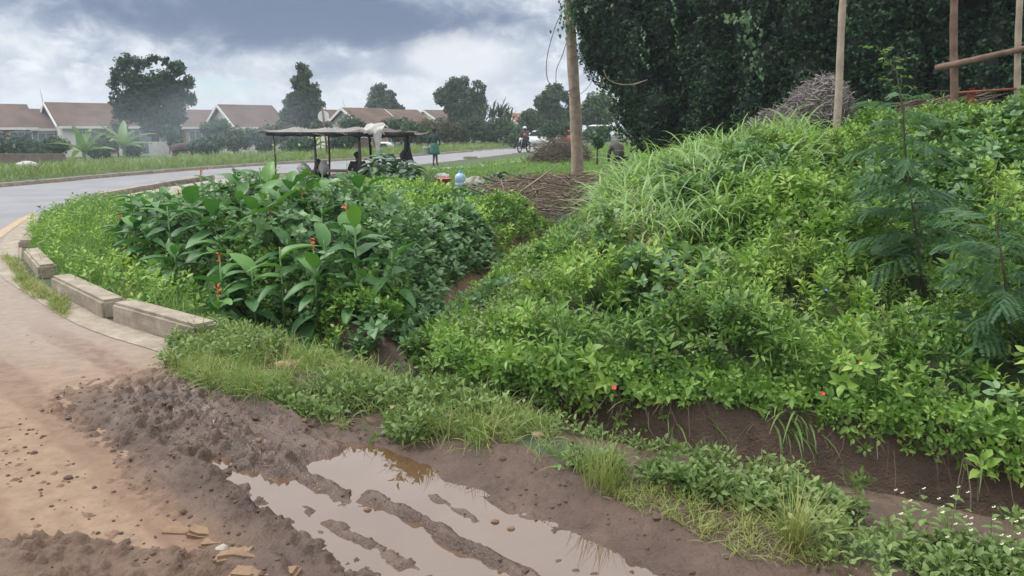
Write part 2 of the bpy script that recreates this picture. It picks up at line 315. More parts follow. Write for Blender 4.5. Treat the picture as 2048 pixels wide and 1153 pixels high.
def road_mat():
    m = bpy.data.materials.new('dusty_tinted_asphalt'); m.use_nodes = True; t = m.node_tree; b = t.nodes['Principled BSDF']
    geo = N(t, 'ShaderNodeNewGeometry'); pos = geo.outputs['Position']; s = N(t, 'ShaderNodeSeparateXYZ'); t.links.new(pos, s.inputs[0])
    n1 = noise(t, pos, .9, 6, .6); n2 = noise(t, pos, 9, 6, .65); n3 = noise(t, pos, 60, 4, .6)
    asp = ramp(t, n1, [(.3, (.17, .175, .195)), (.7, (.24, .24, .255))])
    dst = ramp(t, n2, [(.3, (.165, .105, .068)), (.5, (.225, .15, .098)), (.7, (.27, .185, .125))])  # brown dust, with the orange lens smear tint put into its colour
    tan = ramp(t, n2, [(.3, (.21, .165, .135)), (.7, (.28, .225, .185))])
    def sm(v, a, b_):
        k = N(t, 'ShaderNodeMapRange', interpolation_type='SMOOTHSTEP'); t.links.new(v, k.inputs[0]); k.inputs[1].default_value = a; k.inputs[2].default_value = b_; return k.outputs[0]
    yy = mth(t, 'ADD', s.outputs[1], mth(t, 'MULTIPLY', mth(t, 'SUBTRACT', n1, .5), 2.5))
    c = mixc(t, sm(yy, 3.7, 6.0), dst, tan); c = mixc(t, sm(yy, 8.5, 14), c, asp)
    # tyre tracks of reddish dirt run along the lane
    cc = mth(t, 'ADD', mth(t, 'MULTIPLY', s.outputs[0], .68), mth(t, 'MULTIPLY', s.outputs[1], .73)); ssx = mth(t, 'SUBTRACT', mth(t, 'MULTIPLY', s.outputs[0], .73), mth(t, 'MULTIPLY', s.outputs[1], .68))
    tr = mth(t, 'SINE', mth(t, 'ADD', mth(t, 'MULTIPLY', cc, 11), mth(t, 'MULTIPLY', n1, 4)))
    tm = mth(t, 'MULTIPLY', mth(t, 'MULTIPLY', sm(tr, .2, .8), sm(n2, .35, .6)), mth(t, 'SUBTRACT', 1., sm(s.outputs[1], 5.0, 6.5)))
    c = mixc(t, mth(t, 'MULTIPLY', tm, .8), c, (.14, .078, .05))
    sp_ = ramp(t, n3, [(.62, 0.), (.7, .6)]); nearm = mth(t, 'SUBTRACT', 1., sm(s.outputs[1], 6, 9))
    c = mixc(t, mth(t, 'MULTIPLY', sp_, nearm), c, (.14, .085, .06))
    t.links.new(c, b.inputs['Base Color']); b.inputs['Roughness'].default_value = .85
    bn = N(t, 'ShaderNodeBump'); bn.inputs['Strength'].default_value = .5; bn.inputs['Distance'].default_value = .01
    t.links.new(mth(t, 'ADD', n2, mth(t, 'MULTIPLY', n3, .5)), bn.inputs['Height']); t.links.new(bn.outputs[0], b.inputs['Normal'])
    return m
def concrete(name, a, b_, stain=(.2, .16, .12)):
    m = bpy.data.materials.new(name); m.use_nodes = True; t = m.node_tree; b = t.nodes['Principled BSDF']
    geo = N(t, 'ShaderNodeNewGeometry'); pos = geo.outputs['Position']
    n1 = noise(t, pos, 5, 6, .65); n2 = noise(t, pos, 40, 5, .6)
    c = ramp(t, n1, [(.3, a), (.65, b_)]); c = mixc(t, ramp(t, n2, [(.5, 0.), (.7, .6)]), c, stain)
    t.links.new(c, b.inputs['Base Color']); b.inputs['Roughness'].default_value = .9
    bn = N(t, 'ShaderNodeBump'); bn.inputs['Strength'].default_value = .6; bn.inputs['Distance'].default_value = .01
    t.links.new(n2, bn.inputs['Height']); t.links.new(bn.outputs[0], b.inputs['Normal']); return m
M['conc'] = concrete('kerb_concrete', (.20, .165, .125), (.37, .32, .255), (.13, .10, .075)); M['concpale'] = concrete('pale_concrete', (.24, .21, .18), (.35, .31, .265), (.28, .24, .2))

# ------------------------------------------------------------------ ground sheet
def axis(segs, grow0, grow1, lim0, lim1):
    a = [segs[0][0]]
    for x0, x1, st in segs: a += list(np.linspace(x0, x1, max(1, int(round((x1 - x0) / st))) + 1)[1:])
    st = segs[0][2]; lo = [];  x = a[0]
    while x > lim0: st *= grow0; x -= st; lo.append(x)
    st = segs[-1][2]; hi_ = []; x = a[-1]
    while x < lim1: st *= grow1; x += st; hi_.append(x)
    return np.array(lo[::-1] + a + hi_)
ax = axis([(-6.5, -2.9, .04), (-2.9, 1.5, .0125), (1.5, 5, .03)], 1.12, 1.12, -700, 700)
ay = axis([(1.6, 2.2, .03), (2.2, 4.5, .0125), (4.5, 7, .025), (7, 12.5, .05)], 1.2, 1.055, -200, 1400)
XX, YY = np.meshgrid(ax, ay); fx, fy = XX.ravel(), YY.ravel()
ZZ = H(fx, fy)
nx_, ny_ = len(ax), len(ay)
idx = np.arange(nx_ * ny_).reshape(ny_, nx_)
quads = np.stack([idx[:-1, :-1], idx[:-1, 1:], idx[1:, 1:], idx[1:, :-1]], -1).reshape(-1, 4)
H_exact = H
def H(x, y):
    x = np.asarray(x, float); y = np.asarray(y, float)
    i = np.clip(np.searchsorted(ax, x) - 1, 0, nx_ - 2); j = np.clip(np.searchsorted(ay, y) - 1, 0, ny_ - 2)
    tx = np.clip((x - ax[i]) / (ax[i + 1] - ax[i]), 0, 1); ty = np.clip((y - ay[j]) / (ay[j + 1] - ay[j]), 0, 1); Zg = ZZ.reshape(ny_, nx_)
    return (Zg[j, i] * (1 - tx) + Zg[j, i + 1] * tx) * (1 - ty) + (Zg[j + 1, i] * (1 - tx) + Zg[j + 1, i + 1] * tx) * ty
def h1(x, y): return float(H(np.array([x]), np.array([y]))[0])
M['ground'] = ground_mat()
gnd = npmesh('ground', np.stack([fx, fy, ZZ], 1), quads, M['ground'], smooth=True); tag(gnd, kind='structure')
s_ = .73 * fx - .68 * fy; c_ = .68 * fx + .73 * fy
dd, dsg, dpar = pld(fx, fy, DITCH); kd, ks, _ = pld(fx, fy, KERB); fd_, fs_, _ = pld(fx, fy, FAR)
emb, gxx = embank(fx, fy)
inr = (ks > 0) & (fs_ < 0)
mudm = np.clip(ss(c_, 1.0, 1.3) * ss(s_, -5.2, -4.4) * (c_ < 3.6) + ss(2.72 - fy - .12 * (fx + 1.8), 0, .1) * .6, 0, 1) * (fy < 7)
wallm = (1 - ss(dd + .2 * (fbm(fx, fy, 4, 2, 301) - .5), .5, .66)) * ss(dpar, .3, 1.2)
gully = np.exp(-((fx - gxx) / .42) ** 4) * (fy > 5) * (fy < 12.5)
wallm = np.maximum(wallm, 0)
grassm = np.where(inr, 0, 1.0) * (1 - wallm) * (1 - gully * .95)
grassm = grassm * np.where((c_ < 2.55) & (fy < 5.5) & (fy > 0), 0, 1)
grassm = np.where((dsg < 0) & (dd < .9) & (fx > .5) & (fy < 4), .0, grassm)
wet = mudm * (.35 + .65 * np.exp(-((c_ - 1.75) / .33) ** 2)) + wallm * .5
for nm, arr in (('mud', mudm), ('wall', wallm), ('grassy', grassm), ('wet', np.clip(wet, 0, 1))):
    at_ = gnd.data.attributes.new(nm, 'FLOAT', 'POINT'); at_.data.foreach_set('value', arr.astype(np.float32))

# ------------------------------------------------------------------ road sheet, gutter, marking
def offset(Pts, d):
    out = []
    for i, p in enumerate(Pts):
        a = Pts[max(0, i - 1)]; b = Pts[min(len(Pts) - 1, i + 1)]; t = Vector((b[0] - a[0], b[1] - a[1])).normalized()
        out.append((p[0] - t.y * d, p[1] + t.x * d))
    return out
def smoothpl(Pts, n=4):
    out = []
    Q = [Pts[0]] + list(Pts) + [Pts[-1]]
    for i in range(1, len(Q) - 2):
        p0, p1, p2, p3 = [Vector(q[:2]) for q in Q[i - 1:i + 3]]
        for k in range(n):
            t = k / n; out.append(tuple(.5 * (2 * p1 + (p2 - p0) * t + (2 * p0 - 5 * p1 + 4 * p2 - p3) * t * t + (3 * p1 - p0 - 3 * p2 + p3) * t ** 3)))
    out.append(tuple(Pts[-1])); return out
def polysheet(name, pts, z, m):
    bm = bmesh.new(); f = bm.faces.new([bm.verts.new((p[0], p[1], z)) for p in pts]); f.normal_update()
    if f.normal.z < 0: f.normal_flip()
    bmesh.ops.triangulate(bm, faces=[f]); bm.normal_update()
    if bm.faces[:] and sum(ff.normal.z for ff in bm.faces) < 0: bmesh.ops.reverse_faces(bm, faces=bm.faces[:])
    o = bobj(name, bm, m); tag(o, kind='structure'); return o
M['road'] = road_mat()
road = polysheet('road', [(2.6, -4), (-.15, 1.5), (-1.1, 2.55), (-1.88, 3.35), (-2.3, 4.3)] + KERB[1:] + FAR[::-1] + [(-40, -4)], .003, M['road'])
def strip(name, Pts, d0, d1, z, m, kind='structure', th=0):
    a, b = offset(Pts, d0), offset(Pts, d1); n = len(a)
    V = [(*p, z) for p in a] + [(*p, z) for p in b]; Fq = [[i, i + 1, n + i + 1, n + i] if d1 > d0 else [n + i, n + i + 1, i + 1, i] for i in range(n - 1)]
    o = npmesh(name, np.array(V), np.array(Fq), m); 
    if kind: tag(o, kind=kind)
    return o
SK = smoothpl(KERB, 5)
gut = strip('gutter', SK[5:75], .02, .24, .008, M['conc'])
M['yellow'] = mat('faded_yellow_paint', (.36, .27, .16), .8, 14, .3)
ymark = strip('road_marking', smoothpl([(-6.75, 9.25), (-7.6, 10.9), (-8.55, 12.9), (-9.0, 14.0)], 5), 0, .14, .007, M['yellow'])
M['path'] = concrete('concrete_path', (.34, .31, .28), (.47, .44, .40))
pth = strip('path', smoothpl([(-7.0, 27.6), (-5, 30), (-2.6, 33), (1.3, 46), (3, 52)], 4), -1.9, -1.1, .03, M['path'])
p2 = strip('pavement', smoothpl([(-8.4, 14.2), (-9, 17), (-9.0, 21), (-8.6, 25.2), (-6.9, 28)], 4), -2.6, -.1, .10, M['concpale'])
# puddle water
wm = bpy.data.materials.new('muddy_water'); wm.use_nodes = True; b = wm.node_tree.nodes['Principled BSDF']; t = wm.node_tree
geo = N(t, 'ShaderNodeNewGeometry')
t.links.new(ramp(t, noise(t, geo.outputs['Position'], 2.5, 4), [(.35, (.095, .052, .028)), (.7, (.12, .070, .042))]), b.inputs['Base Color'])
b.inputs['Roughness'].default_value = .03; b.inputs['IOR'].default_value = 2.05
bn = N(t, 'ShaderNodeBump'); bn.inputs['Strength'].default_value = .04; bn.inputs['Distance'].default_value = .01
t.links.new(noise(t, geo.outputs['Position'], 14, 2), bn.inputs['Height']); t.links.new(bn.outputs[0], b.inputs['Normal'])
def sc(s, c): return (.73 * s + .68 * c, -.68 * s + .73 * c)
polysheet('water', [sc(-3.5, 1.12), sc(-3.5, 2.32), sc(1.5, 2.34), sc(1.5, 1.12)], -.018, wm)
wd = mat('dark_ditch_water', (.022, .018, .016), .2, 3, .2, spec=.3)
dw = strip('ditch_water', DITCH[3:], -.12, .12, -.65, wd)

# ------------------------------------------------------------------ templates (verts, quads, per-vertex jitter)
def leafT(L=1., W=.5, rows=4, fold=.18, droop=.25, shape='ovate', seed=0):
    r = random.Random(seed); V = []; 
    for i in range(rows):
        t = i / (rows - 1)
        wdt = {'ovate': math.sin(PI * min(1, t ** .75 * .97 + .02)) ** .8, 'lance': math.sin(PI * (t * .96 + .02)) ** .9, 'heart': (1 - t) ** .55 * (1 if t > .02 else .55) * 1.05, 'paddle': math.sin(PI * (t ** .85 * .95 + .03)) ** .6}[shape] * W / 2
        wdt = max(wdt, .012 * L)
        zc = -droop * L * t * t + .12 * L * t
        wv = r.uniform(-.03, .03) * L if rows > 4 else 0
        V += [(-wdt, t * L - (.04 * L if shape == 'heart' and i == 0 else 0), zc + fold * wdt * 1.6 + wv), (0, t * L, zc), (wdt, t * L - (.04 * L if shape == 'heart' and i == 0 else 0), zc + fold * wdt * 1.6 - wv)]
    Fq = []
    for i in range(rows - 1):
        a = i * 3; Fq += [[a, a + 1, a + 4, a + 3], [a + 1, a + 2, a + 5, a + 4]]
    return np.array(V), np.array(Fq), np.zeros(len(V))
def kiteT(L=1., W=.5, fold=.15):
    V = np.array([(0, 0, 0), (W / 2, L * .45, fold * L), (0, L, -.1 * L), (-W / 2, L * .45, fold * L)])
    return V, np.array([[0, 1, 2, 3]]), np.zeros(4)
def bladeT(L=1., W=.03, bend=.6, rows=5, tip=.08):
    V = []; x = z = 0; a = 0
    for i in range(rows):
        t = i / (rows - 1); wd_ = W / 2 * max(tip, (1 - t ** 2.2) * (.6 + .4 * min(1, t * 4)))
        V += [(-wd_, x, z), (wd_, x, z)]
        a = bend * (t + .5 / (rows - 1)) ** 1.4 * 1.7; x += math.sin(a) * L / (rows - 1); z += math.cos(a) * L / (rows - 1)
    Fq = [[2 * i, 2 * i + 1, 2 * i + 3, 2 * i + 2] for i in range(rows - 1)]
    return np.array(V), np.array(Fq), np.zeros(len(V))
def rot(yaw, pitch, roll=0):
    return np.array(Matrix.Rotation(yaw, 3, 'Z') @ Matrix.Rotation(pitch, 3, 'X') @ Matrix.Rotation(roll, 3, 'Y'))
def combine(parts):
    """parts: (T, R3x3, scale, offset, jitter)"""
    V, Fq, J, o = [], [], [], 0
    for T, Rm, s, off, j in parts:
        V.append((T[0] * s) @ Rm.T + np.array(off)); Fq.append(T[1] + o); J.append(T[2] + j); o += len(T[0])
    return np.concatenate(V), np.concatenate(Fq), np.concatenate(J)
def shootT(seed, leaf, n=8, L=.13, ls=.07, up0=.15, up1=1.0, stem=True, spread=1.):
    r = random.Random(seed); parts = []
    for k in range(n):
        t = (k + 1) / n; yaw = k * 2.4 + r.uniform(-.4, .4); pitch = up0 + (up1 - up0) * t + r.uniform(-.25, .25)
        sz = ls * (1.05 - .45 * abs(t - .5) * 1.6) * r.uniform(.75, 1.2)
        parts.append((leaf, rot(yaw, pitch, r.uniform(-.35, .35)), sz, (math.cos(yaw + PI / 2) * .01 * spread, math.sin(yaw + PI / 2) * .01 * spread, L * t), r.uniform(-.5, .5)))
    if stem: parts.append((bladeT(L * 1.5, .006, .1, 3, .6), np.eye(3), 1, (0, 0, -L * .5), -.4))
    return combine(parts)
def tuftT(seed, n=9, L=.3, W=.012, spread=.5, bend=(.3, .9), rows=5, base=.03):
    r = random.Random(seed); parts = []
    for k in range(n):
        yaw = r.uniform(0, 2 * PI); T = bladeT(1, W / L, r.uniform(*bend), rows)
        parts.append((T, rot(yaw, -r.uniform(0, spread)), L * r.uniform(.55, 1.1), (r.uniform(-base, base), r.uniform(-base, base), 0), r.uniform(-.5, .5)))
    return combine(parts)
def pinnateT(seed, n=12, L=.3, ll=.05, lw=.016, droop=.3):
    r = random.Random(seed); parts = []; k1 = kiteT(1, lw / ll, .03)
    for k in range(n):
        t = (k + 1) / n; y = t * L; z = .1 * L * t - droop * L * t * t; s = ll * (1 - .5 * abs(t - .45)) * (.4 if k == n - 1 else 1)
        for sd in (-1, 1): parts.append((k1, rot(-sd * (PI / 2 - .35 - .3 * t), r.uniform(-.25, .05), sd * .15), s, (sd * .003, y, z), r.uniform(-.3, .3)))
    parts.append((bladeT(L, .006, 1.45, 4, .5), rot(0, -.1), 1, (0, 0, 0), 0)); return combine(parts)
def instance(T, pos, U, yaw, scale, base):
    n = len(pos); U = U / np.linalg.norm(U, axis=1)[:, None]
    d = np.stack([np.cos(yaw), np.sin(yaw), np.zeros(n)], 1)
    X = np.cross(d, U); X /= np.linalg.norm(X, axis=1)[:, None] + 1e-9; Y = np.cross(U, X)
    Rm = np.stack([X, Y, U], 2) * scale[:, None, None]
    V = np.einsum('nij,kj->nki', Rm, T[0]) + pos[:, None, :]
    k = len(T[0]); Fq = (T[1][None] + (np.arange(n) * k)[:, None, None]).reshape(-1, 4)
    rn = np.clip(base[:, None] * .7 + .15 + T[2][None] * .35, 0, 1)
    return V.reshape(-1, 3), Fq, rn.ravel()
def scatter(Ts, pos, U=None, smin=.8, smax=1.2, jit=.35, base=None, scale=None):
    n = len(pos); Vs, Fs, Rs, o = [], [], [], 0
    if U is None: U = np.tile([0, 0, 1.], (n, 1))
    U = U + rng.normal(0, jit, (n, 3)); yaw = rng.uniform(0, 2 * PI, n)
    sc_ = rng.uniform(smin, smax, n) if scale is None else scale
    bs = rng.uniform(0, 1, n) if base is None else base
    pick = rng.integers(0, len(Ts), n)
    for i, T in enumerate(Ts):
        m = pick == i
        if not m.any(): continue
        V, Fq, rn = instance(T, pos[m], U[m], yaw[m], sc_[m], bs[m]); Vs.append(V); Fs.append(Fq + o); Rs.append(rn); o += len(V)
    return np.concatenate(Vs), np.concatenate(Fs), np.concatenate(Rs)
def merge(lst):
    V, Fq, Rn, o = [], [], [], 0
    for a, b, c in lst: V.append(a); Fq.append(b + o); Rn.append(c); o += len(a)
    return np.concatenate(V), np.concatenate(Fq), np.concatenate(Rn)
def leafobj(name, data, m, parent=None, loc=None):
    V, Fq, Rn = data
    if loc is not None: V = V - np.array(loc)
    o = npmesh(name, V, Fq, m, parent, Rn)
    return o
def inpoly(x, y, P_):
    c = np.zeros(len(x), bool); j = len(P_) - 1
    for i in range(len(P_)):
        xi, yi = P_[i][0], P_[i][1]; xj, yj = P_[j][0], P_[j][1]
        c ^= ((yi > y) != (yj > y)) & (x < (xj - xi) * (y - yi) / (yj - yi + 1e-12) + xi); j = i
    return c
def samp(poly, n):
    P_ = [(p[0], p[1]) for p in poly]; A = np.array(P_); lo, hi_ = A.min(0), A.max(0); out = []
    tot = 0
    while tot < n:
        x = rng.uniform(lo[0], hi_[0], n * 2); y = rng.uniform(lo[1], hi_[1], n * 2); m = inpoly(x, y, P_); out.append(np.stack([x[m], y[m]], 1)); tot += m.sum()
    return np.concatenate(out)[:n]
def gp(pix): return [G(u, v) for u, v in pix]
def up(n): return np.tile([0, 0, 1.], (n, 1))
LO = leafT(1, .52, 4, .25, .35); LL = leafT(1, .30, 4, .2, .4, 'lance'); LH = leafT(1, .85, 4, .15, .3, 'heart'); KO = kiteT(1, .55); KH = kiteT(1, .8, .1)
exec_cover = True
# ------------------------------------------------------------------ ground cover
def cover(name, data, m, label, cat='weeds'):
    o = leafobj(name, data, m); return tag(o, label, cat, None, 'stuff')

# embankment weeds
poly = [(-.85, 5.2), (-.35, 4.85), (.3, 4.65), (1.45, 4.22), (2.6, 3.45), (4.0, 2.6), (6.5, 1.2), (9.5, 5), (11, 9.5), (9, 10.2), (3, 10.6), (1.4, 11.2), (.5, 11.0), (.1, 9.6), (-.28, 8.3), (-.42, 7.4), (-.68, 6.6), (-.7, 6.0)]
n = 36000; xy = samp(poly, n); x, y = xy[:, 0], xy[:, 1]; gapn = fbm(x, y, 2.1, 3, 199)
keep = (x < .78 * y + 1.2) & (rng.uniform(0, 1, n) < np.where(y > 7.5, .85, 1)) & (rng.uniform(0, 1, n) < .22 + .9 * ss(gapn, .34, .5)) & ~((np.abs(x - np.interp(y, [5, 6.5, 8, 10, 11.5], [-.75, -.65, -.35, .25, .7])) < .22) & (((y > 7.1) & (y < 8.6)) | ((y > 9.5) & (y < 10.3)))); x, y = x[keep], y[keep]; n = len(x)
h, nn = Hn(x, y)
can = -.06 + .42 * fbm(x, y, 1.5, 3, 200) ** 1.3 + .30 * (fbm(x, y, 3.6, 2, 201) - .45) + .22 * ss(fbm(x, y, 2.1, 3, 199), .4, .7) + rng.uniform(-.12, .05, n)
can = np.maximum(can, 0) * np.minimum(1, np.where(x > -.2, 1, .7)) * (1 - .45 * ss(y, 8.2, 9.4))
gxe = np.interp(y, [5, 6.5, 8, 10, 11.5, 14], [-.75, -.65, -.35, .25, .7, 1.2]); can = can * (.25 + .75 * ss(x - gxe, .2, 1.5)) * (1 - .4 * ss(y, 8.5, 10) * (x < 1.8))
pos = np.stack([x, y, h], 1) + (nn * .6 + np.array([0, 0, .5])) * can[:, None]
T1 = [shootT(i, LO, 9, .10, .054) for i in range(4)] + [shootT(9, LH, 7, .10, .062)]
T2 = [shootT(20 + i, LL, 8, .12, .068) for i in range(3)]
T3 = [shootT(30 + i, LO, 8, .07, .038) for i in range(3)]
kindn = fbm(x, y, .8, 2, 210); nearm = y < 6.6
lst = []
ma = kindn > .5; mb = (kindn <= .5) & (kindn > .40); mc = ~ma & ~mb
bs = np.clip(.18 + .62 * rng.uniform(0, 1, n) + .9 * (fbm(x, y, .9, 3, 215) - .5) + .5 * (fbm(x, y, 3.5, 2, 216) - .5), 0, 1)
if ma.any(): lst.append(scatter(T1, pos[ma], nn[ma] * .5 + up(ma.sum()) * .6, .6, 1.5, .4, bs[ma]))
if mb.any(): lst.append(scatter(T2, pos[mb], nn[mb] * .5 + up(mb.sum()) * .6, .6, 1.6, .4, bs[mb]))
if mc.any(): lst.append(scatter(T3 + T1[:1], pos[mc], nn[mc] * .5 + up(mc.sum()) * .6, .7, 1.6, .4, bs[mc]))
sel = rng.uniform(0, 1, n) < .12 + .5 * (fbm(x, y, 1.3, 2, 233) > .58)
cover('pale_embankment_weeds', scatter(T1 + T3, pos[sel] + np.array([0, 0, .05]) + rng.uniform(-.05, .05, (sel.sum(), 3)), None, .5, 1.2, .5), M['weedlight'], 'paler yellowish small leaved weeds mixed through the embankment plants')
sel = fbm(x, y, .9, 2, 236) > .60
cover('embankment_creeper', scatter([shootT(160 + i, LH, 6, .08, .075, .0, .7) for i in range(3)], pos[sel] + np.array([0, 0, .04]), None, .7, 1.3, .5), M['ivy'], 'heart leaved creeper patches running over the embankment plants', 'creeper')
sel = rng.uniform(0, 1, n) < .022
cover('dead_stems', scatter([tuftT(170 + i, 5, .28, .005, 1.2, (.1, .8), 4, .05) for i in range(3)], pos[sel], None, .6, 1.4, .7), M['straw'], 'scattered dead brown stems poking out of the embankment plants', 'dead stems')
cover('embankment_weeds', merge(lst), M['weed'], 'dense bright green leafy weeds covering the tall embankment on the right')
# weeds hanging over the ditch wall
k = 2600; tt = rng.uniform(0, 1, k); ex = np.interp(tt, [0, .12, .3, .6, .8, 1], [-.5, -.28, .32, 1.49, 2.6, 4.2]); ey = np.interp(tt, [0, .12, .3, .6, .8, 1], [5.15, 4.86, 4.62, 4.28, 3.5, 2.6])
off = rng.uniform(-.10, .32, k); sag = np.abs(rng.normal(0, .07, k)) * (.3 + 1.6 * fbm(ex * 2, ey * 2, 1.2, 2, 222))
pz = H(ex, ey + .22) * .35 + .02 - np.where(off < .05, sag, 0) + rng.uniform(-.03, .12, k)
cover('hanging_weeds', scatter(T3 + T1[:2], np.stack([ex, ey + off - .05, pz], 1), np.tile([-.15, -.75, .35], (k, 1)), .7, 1.2, .4, rng.uniform(0, .7, k)), M['weed'], 'small leaved weeds hanging over the far wall of the muddy ditch')
# arching grass on the embankment
TG = [tuftT(40 + i, 10, .62, .022, .7, (.8, 1.5), 7, .05) for i in range(4)]
gpoly = [(.9, 7.0), (2.0, 6.6), (3.4, 8.2), (3.6, 10.1), (1.9, 10.1), (1.35, 9.6), (1.0, 8.4)]
xy = samp(gpoly, 1000); h, nn = Hn(xy[:, 0], xy[:, 1]); keep = rng.uniform(0, 1, len(xy)) < .25 + .75 * (fbm(xy[:, 0], xy[:, 1], 1.6, 2, 230) > .47)
xy, h, nn = xy[keep], h[keep], nn[keep]
pos = np.c_[xy, h + .2]
a_ = scatter(TG, pos, nn * .8 + up(len(pos)) * .5, .7, 1.25, .2)
xy = samp([(2.5, 8.5), (9, 7.5), (9, 10), (2.5, 10.6)], 110); hh = H(xy[:, 0], xy[:, 1]); b_ = scatter(TG[:2], np.c_[xy, hh + .1], None, .5, .9, .3)
cover('arching_grass', merge([a_, b_]), M['grasslong'], 'long arching green grass blades on the crest of the embankment', 'grass')
xy = np.concatenate([samp([(.75, 6.3), (1.3, 6.2), (1.6, 7.6), (1.2, 8.3), (.8, 7.6)], 260), samp([(1.7, 7.4), (2.6, 7.4), (2.9, 8.3), (1.9, 8.4)], 130)]); hh = H(xy[:, 0], xy[:, 1])
TS = [tuftT(60 + i, 8, .4, .008, 1.2, (.2, 1.2), 4, .08) for i in range(3)]
cover('dry_straw', scatter(TS, np.c_[xy, hh + .1 + rng.uniform(0, .15, len(xy))], np.tile([-.1, -.6, .5], (len(xy), 1)), .6, 1.2, .6), M['straw'], 'matted dry straw on the left flank of the embankment', 'straw')

# left of the gully: creepers and weeds over the low rise, down to the ditch
poly = [(-.85, 5.75), (-1.35, 5.55), (-2.1, 6.3), (-3.2, 7.5), (-3.4, 9), (-3.2, 11), (-3.0, 15.5), (-.8, 16.8), (1.4, 13.2), (.8, 12.2), (.45, 11), (.08, 9.7), (-.2, 9.0), (-.48, 8.2), (-.6, 7.4), (-.7, 6.6)]
n = 9500; xy = samp(poly, n); x, y = xy[:, 0], xy[:, 1]; h, nn = Hn(x, y)
can = .05 + .32 * fbm(x, y, 1.3, 3, 240) + .28 * ss(y, 7.6, 9.2) * (1 - ss(y, 11, 12.5)) * ss(x, -2.5, -1.2) * ss(-.9 - (x - np.interp(y, [5, 8, 10, 14], [-.75, -.35, .25, 1.2])) * -1 + .9, -.9, 0) 
gx_ = np.interp(y, [5, 6.5, 8, 10, 11.5, 14], [-.75, -.65, -.35, .25, .7, 1.2]); can *= .35 + .65 * ss(gx_ - x, .05, .6)
can = can + rng.uniform(-.12, .02, n); can = np.maximum(can, .01) * (1 - .5 * ss(y, 10.5, 12.5))
pos = np.stack([x, y, h + can], 1); kq = ~((np.abs(x - gx_) < .22) & (((y > 7.1) & (y < 8.6)) | ((y > 9.5) & (y < 10.3)))) & ~inpoly(x, y, [(p.x, p.y) for p in gp([(960, 425), (1030, 385), (1180, 372), (1270, 382), (1250, 420), (1190, 450), (1040, 465), (975, 455)])]); pos = pos[kq]; x, y = x[kq], y[kq]
kk = fbm(x, y, .7, 2, 245) + .25 * ss(y, 10, 12)
TI = [shootT(70 + i, LH, 7, .10, .10, .05, .7) for i in range(3)]; TI2 = [shootT(75 + i, LO, 8, .10, .065) for i in range(3)]
m1 = kk > .52
cover('creeper_carpet', merge([scatter(TI, pos[m1], None, .7, 1.15, .35)]), M['ivy'], 'blue green broad leaved creeper spreading over the low rise behind the canna clump', 'creeper')
cover('gully_weeds', merge([scatter(TI2, pos[~m1], None, .7, 1.25, .35), scatter(TI2, np.c_[(q := samp([(-.9, 5.75), (-2.3, 6.5), (-3.1, 7.4), (-2.2, 7.3), (-1.0, 6.8)], 1500)), H(q[:, 0], q[:, 1]) + rng.uniform(0, .22, 1500)], None, .7, 1.2, .4, rng.uniform(0, .6, 1500))]), M['weed'], 'dark green small leaved weeds between the canna clump and the dirt gully')
# plants rising over creeper behind the cannas
xy = samp([(-4.3, 9.4), (-1.3, 8.2), (-1.0, 13), (-2.6, 16), (-5.2, 13.6)], 3600); h = H(xy[:, 0], xy[:, 1])
cover('climbing_weeds', scatter([shootT(80 + i, LO, 9, .16, .085) for i in range(3)] + TI[:1], np.c_[xy, h + .0 + .30 * fbm(xy[:, 0], xy[:, 1], 1.1, 3, 250) * ss(17 - xy[:, 1], 0, 4) + rng.uniform(-.1, .1, len(xy))], None, .7, 1.3, .35), M['weed'], 'tangled light green climbing weeds behind the canna clump')

# roadside verge between mud and ditch
pix = [(325, 742), (425, 788), (560, 830), (700, 872), (830, 898), (930, 925), (1060, 935), (1150, 955), (1235, 1000), (1262, 962), (1130, 890), (1000, 830), (900, 790), (800, 760), (640, 712), (520, 690), (400, 668), (375, 700)]
vp = gp(pix)
n = 5200; xy = samp(vp, n); h = H(xy[:, 0], xy[:, 1]); x, y = xy[:, 0], xy[:, 1]; kk = fbm(x, y, 1.7, 2, 260)
TV = [tuftT(90 + i, 9, .15, .0042, .8, (.3, 1.2), 5, .03) for i in range(4)]; TW = [shootT(95 + i, LO, 7, .07, .036) for i in range(4)] + [shootT(99, LH, 6, .06, .034)]
wr_ = x > -.75 + rng.uniform(-.4, .4, n)
m = ((kk > .38) & ~wr_) | ((kk > .48) & wr_) | (rng.uniform(0, 1, n) < .35)
kp_ = rng.uniform(0, 1, n) < .08 + .92 * ss(fbm(x, y, 3.2, 3, 262), .38, .6); x, y, xy, h, kk, wr_, m = x[kp_], y[kp_], xy[kp_], h[kp_], kk[kp_], wr_[kp_], m[kp_]
dry_ = rng.uniform(0, 1, m.sum()) < .35
cover('verge_grass', scatter(TV, np.c_[xy[m], h[m]][~dry_], None, .5, 1.4, .4), M['grass'], 'short green grass along the muddy roadside verge', 'grass')
cover('dry_verge_grass', scatter(TV, np.c_[xy[m], h[m]][dry_], None, .5, 1.5, .6), M['grassdry'], 'yellowing grass blades mixed in the roadside verge', 'grass')
q = samp(vp, 170); cover('leaf_litter', scatter([leafT(.05, .022, 4, .1, .4), leafT(.04, .03, 4, .2, .2)], np.c_[q, H(q[:, 0], q[:, 1]) + rng.uniform(.01, .08, 170)], None, .6, 1.3, .8), M['straw'], 'dead brown leaves lying in the roadside verge', 'dead leaves')
hm = -.03 + .11 * fbm(x, y, 4, 2, 261) * ss(fbm(x, y, 3.2, 3, 262), .4, .6) + rng.uniform(-.02, .03, len(x))
cover('verge_weeds', scatter(TW, np.c_[xy[~m], h[~m] + hm[~m]], None, .5, 1.5, .5), M['weedlight'], 'pale small leaved weeds along the verge above the ditch')
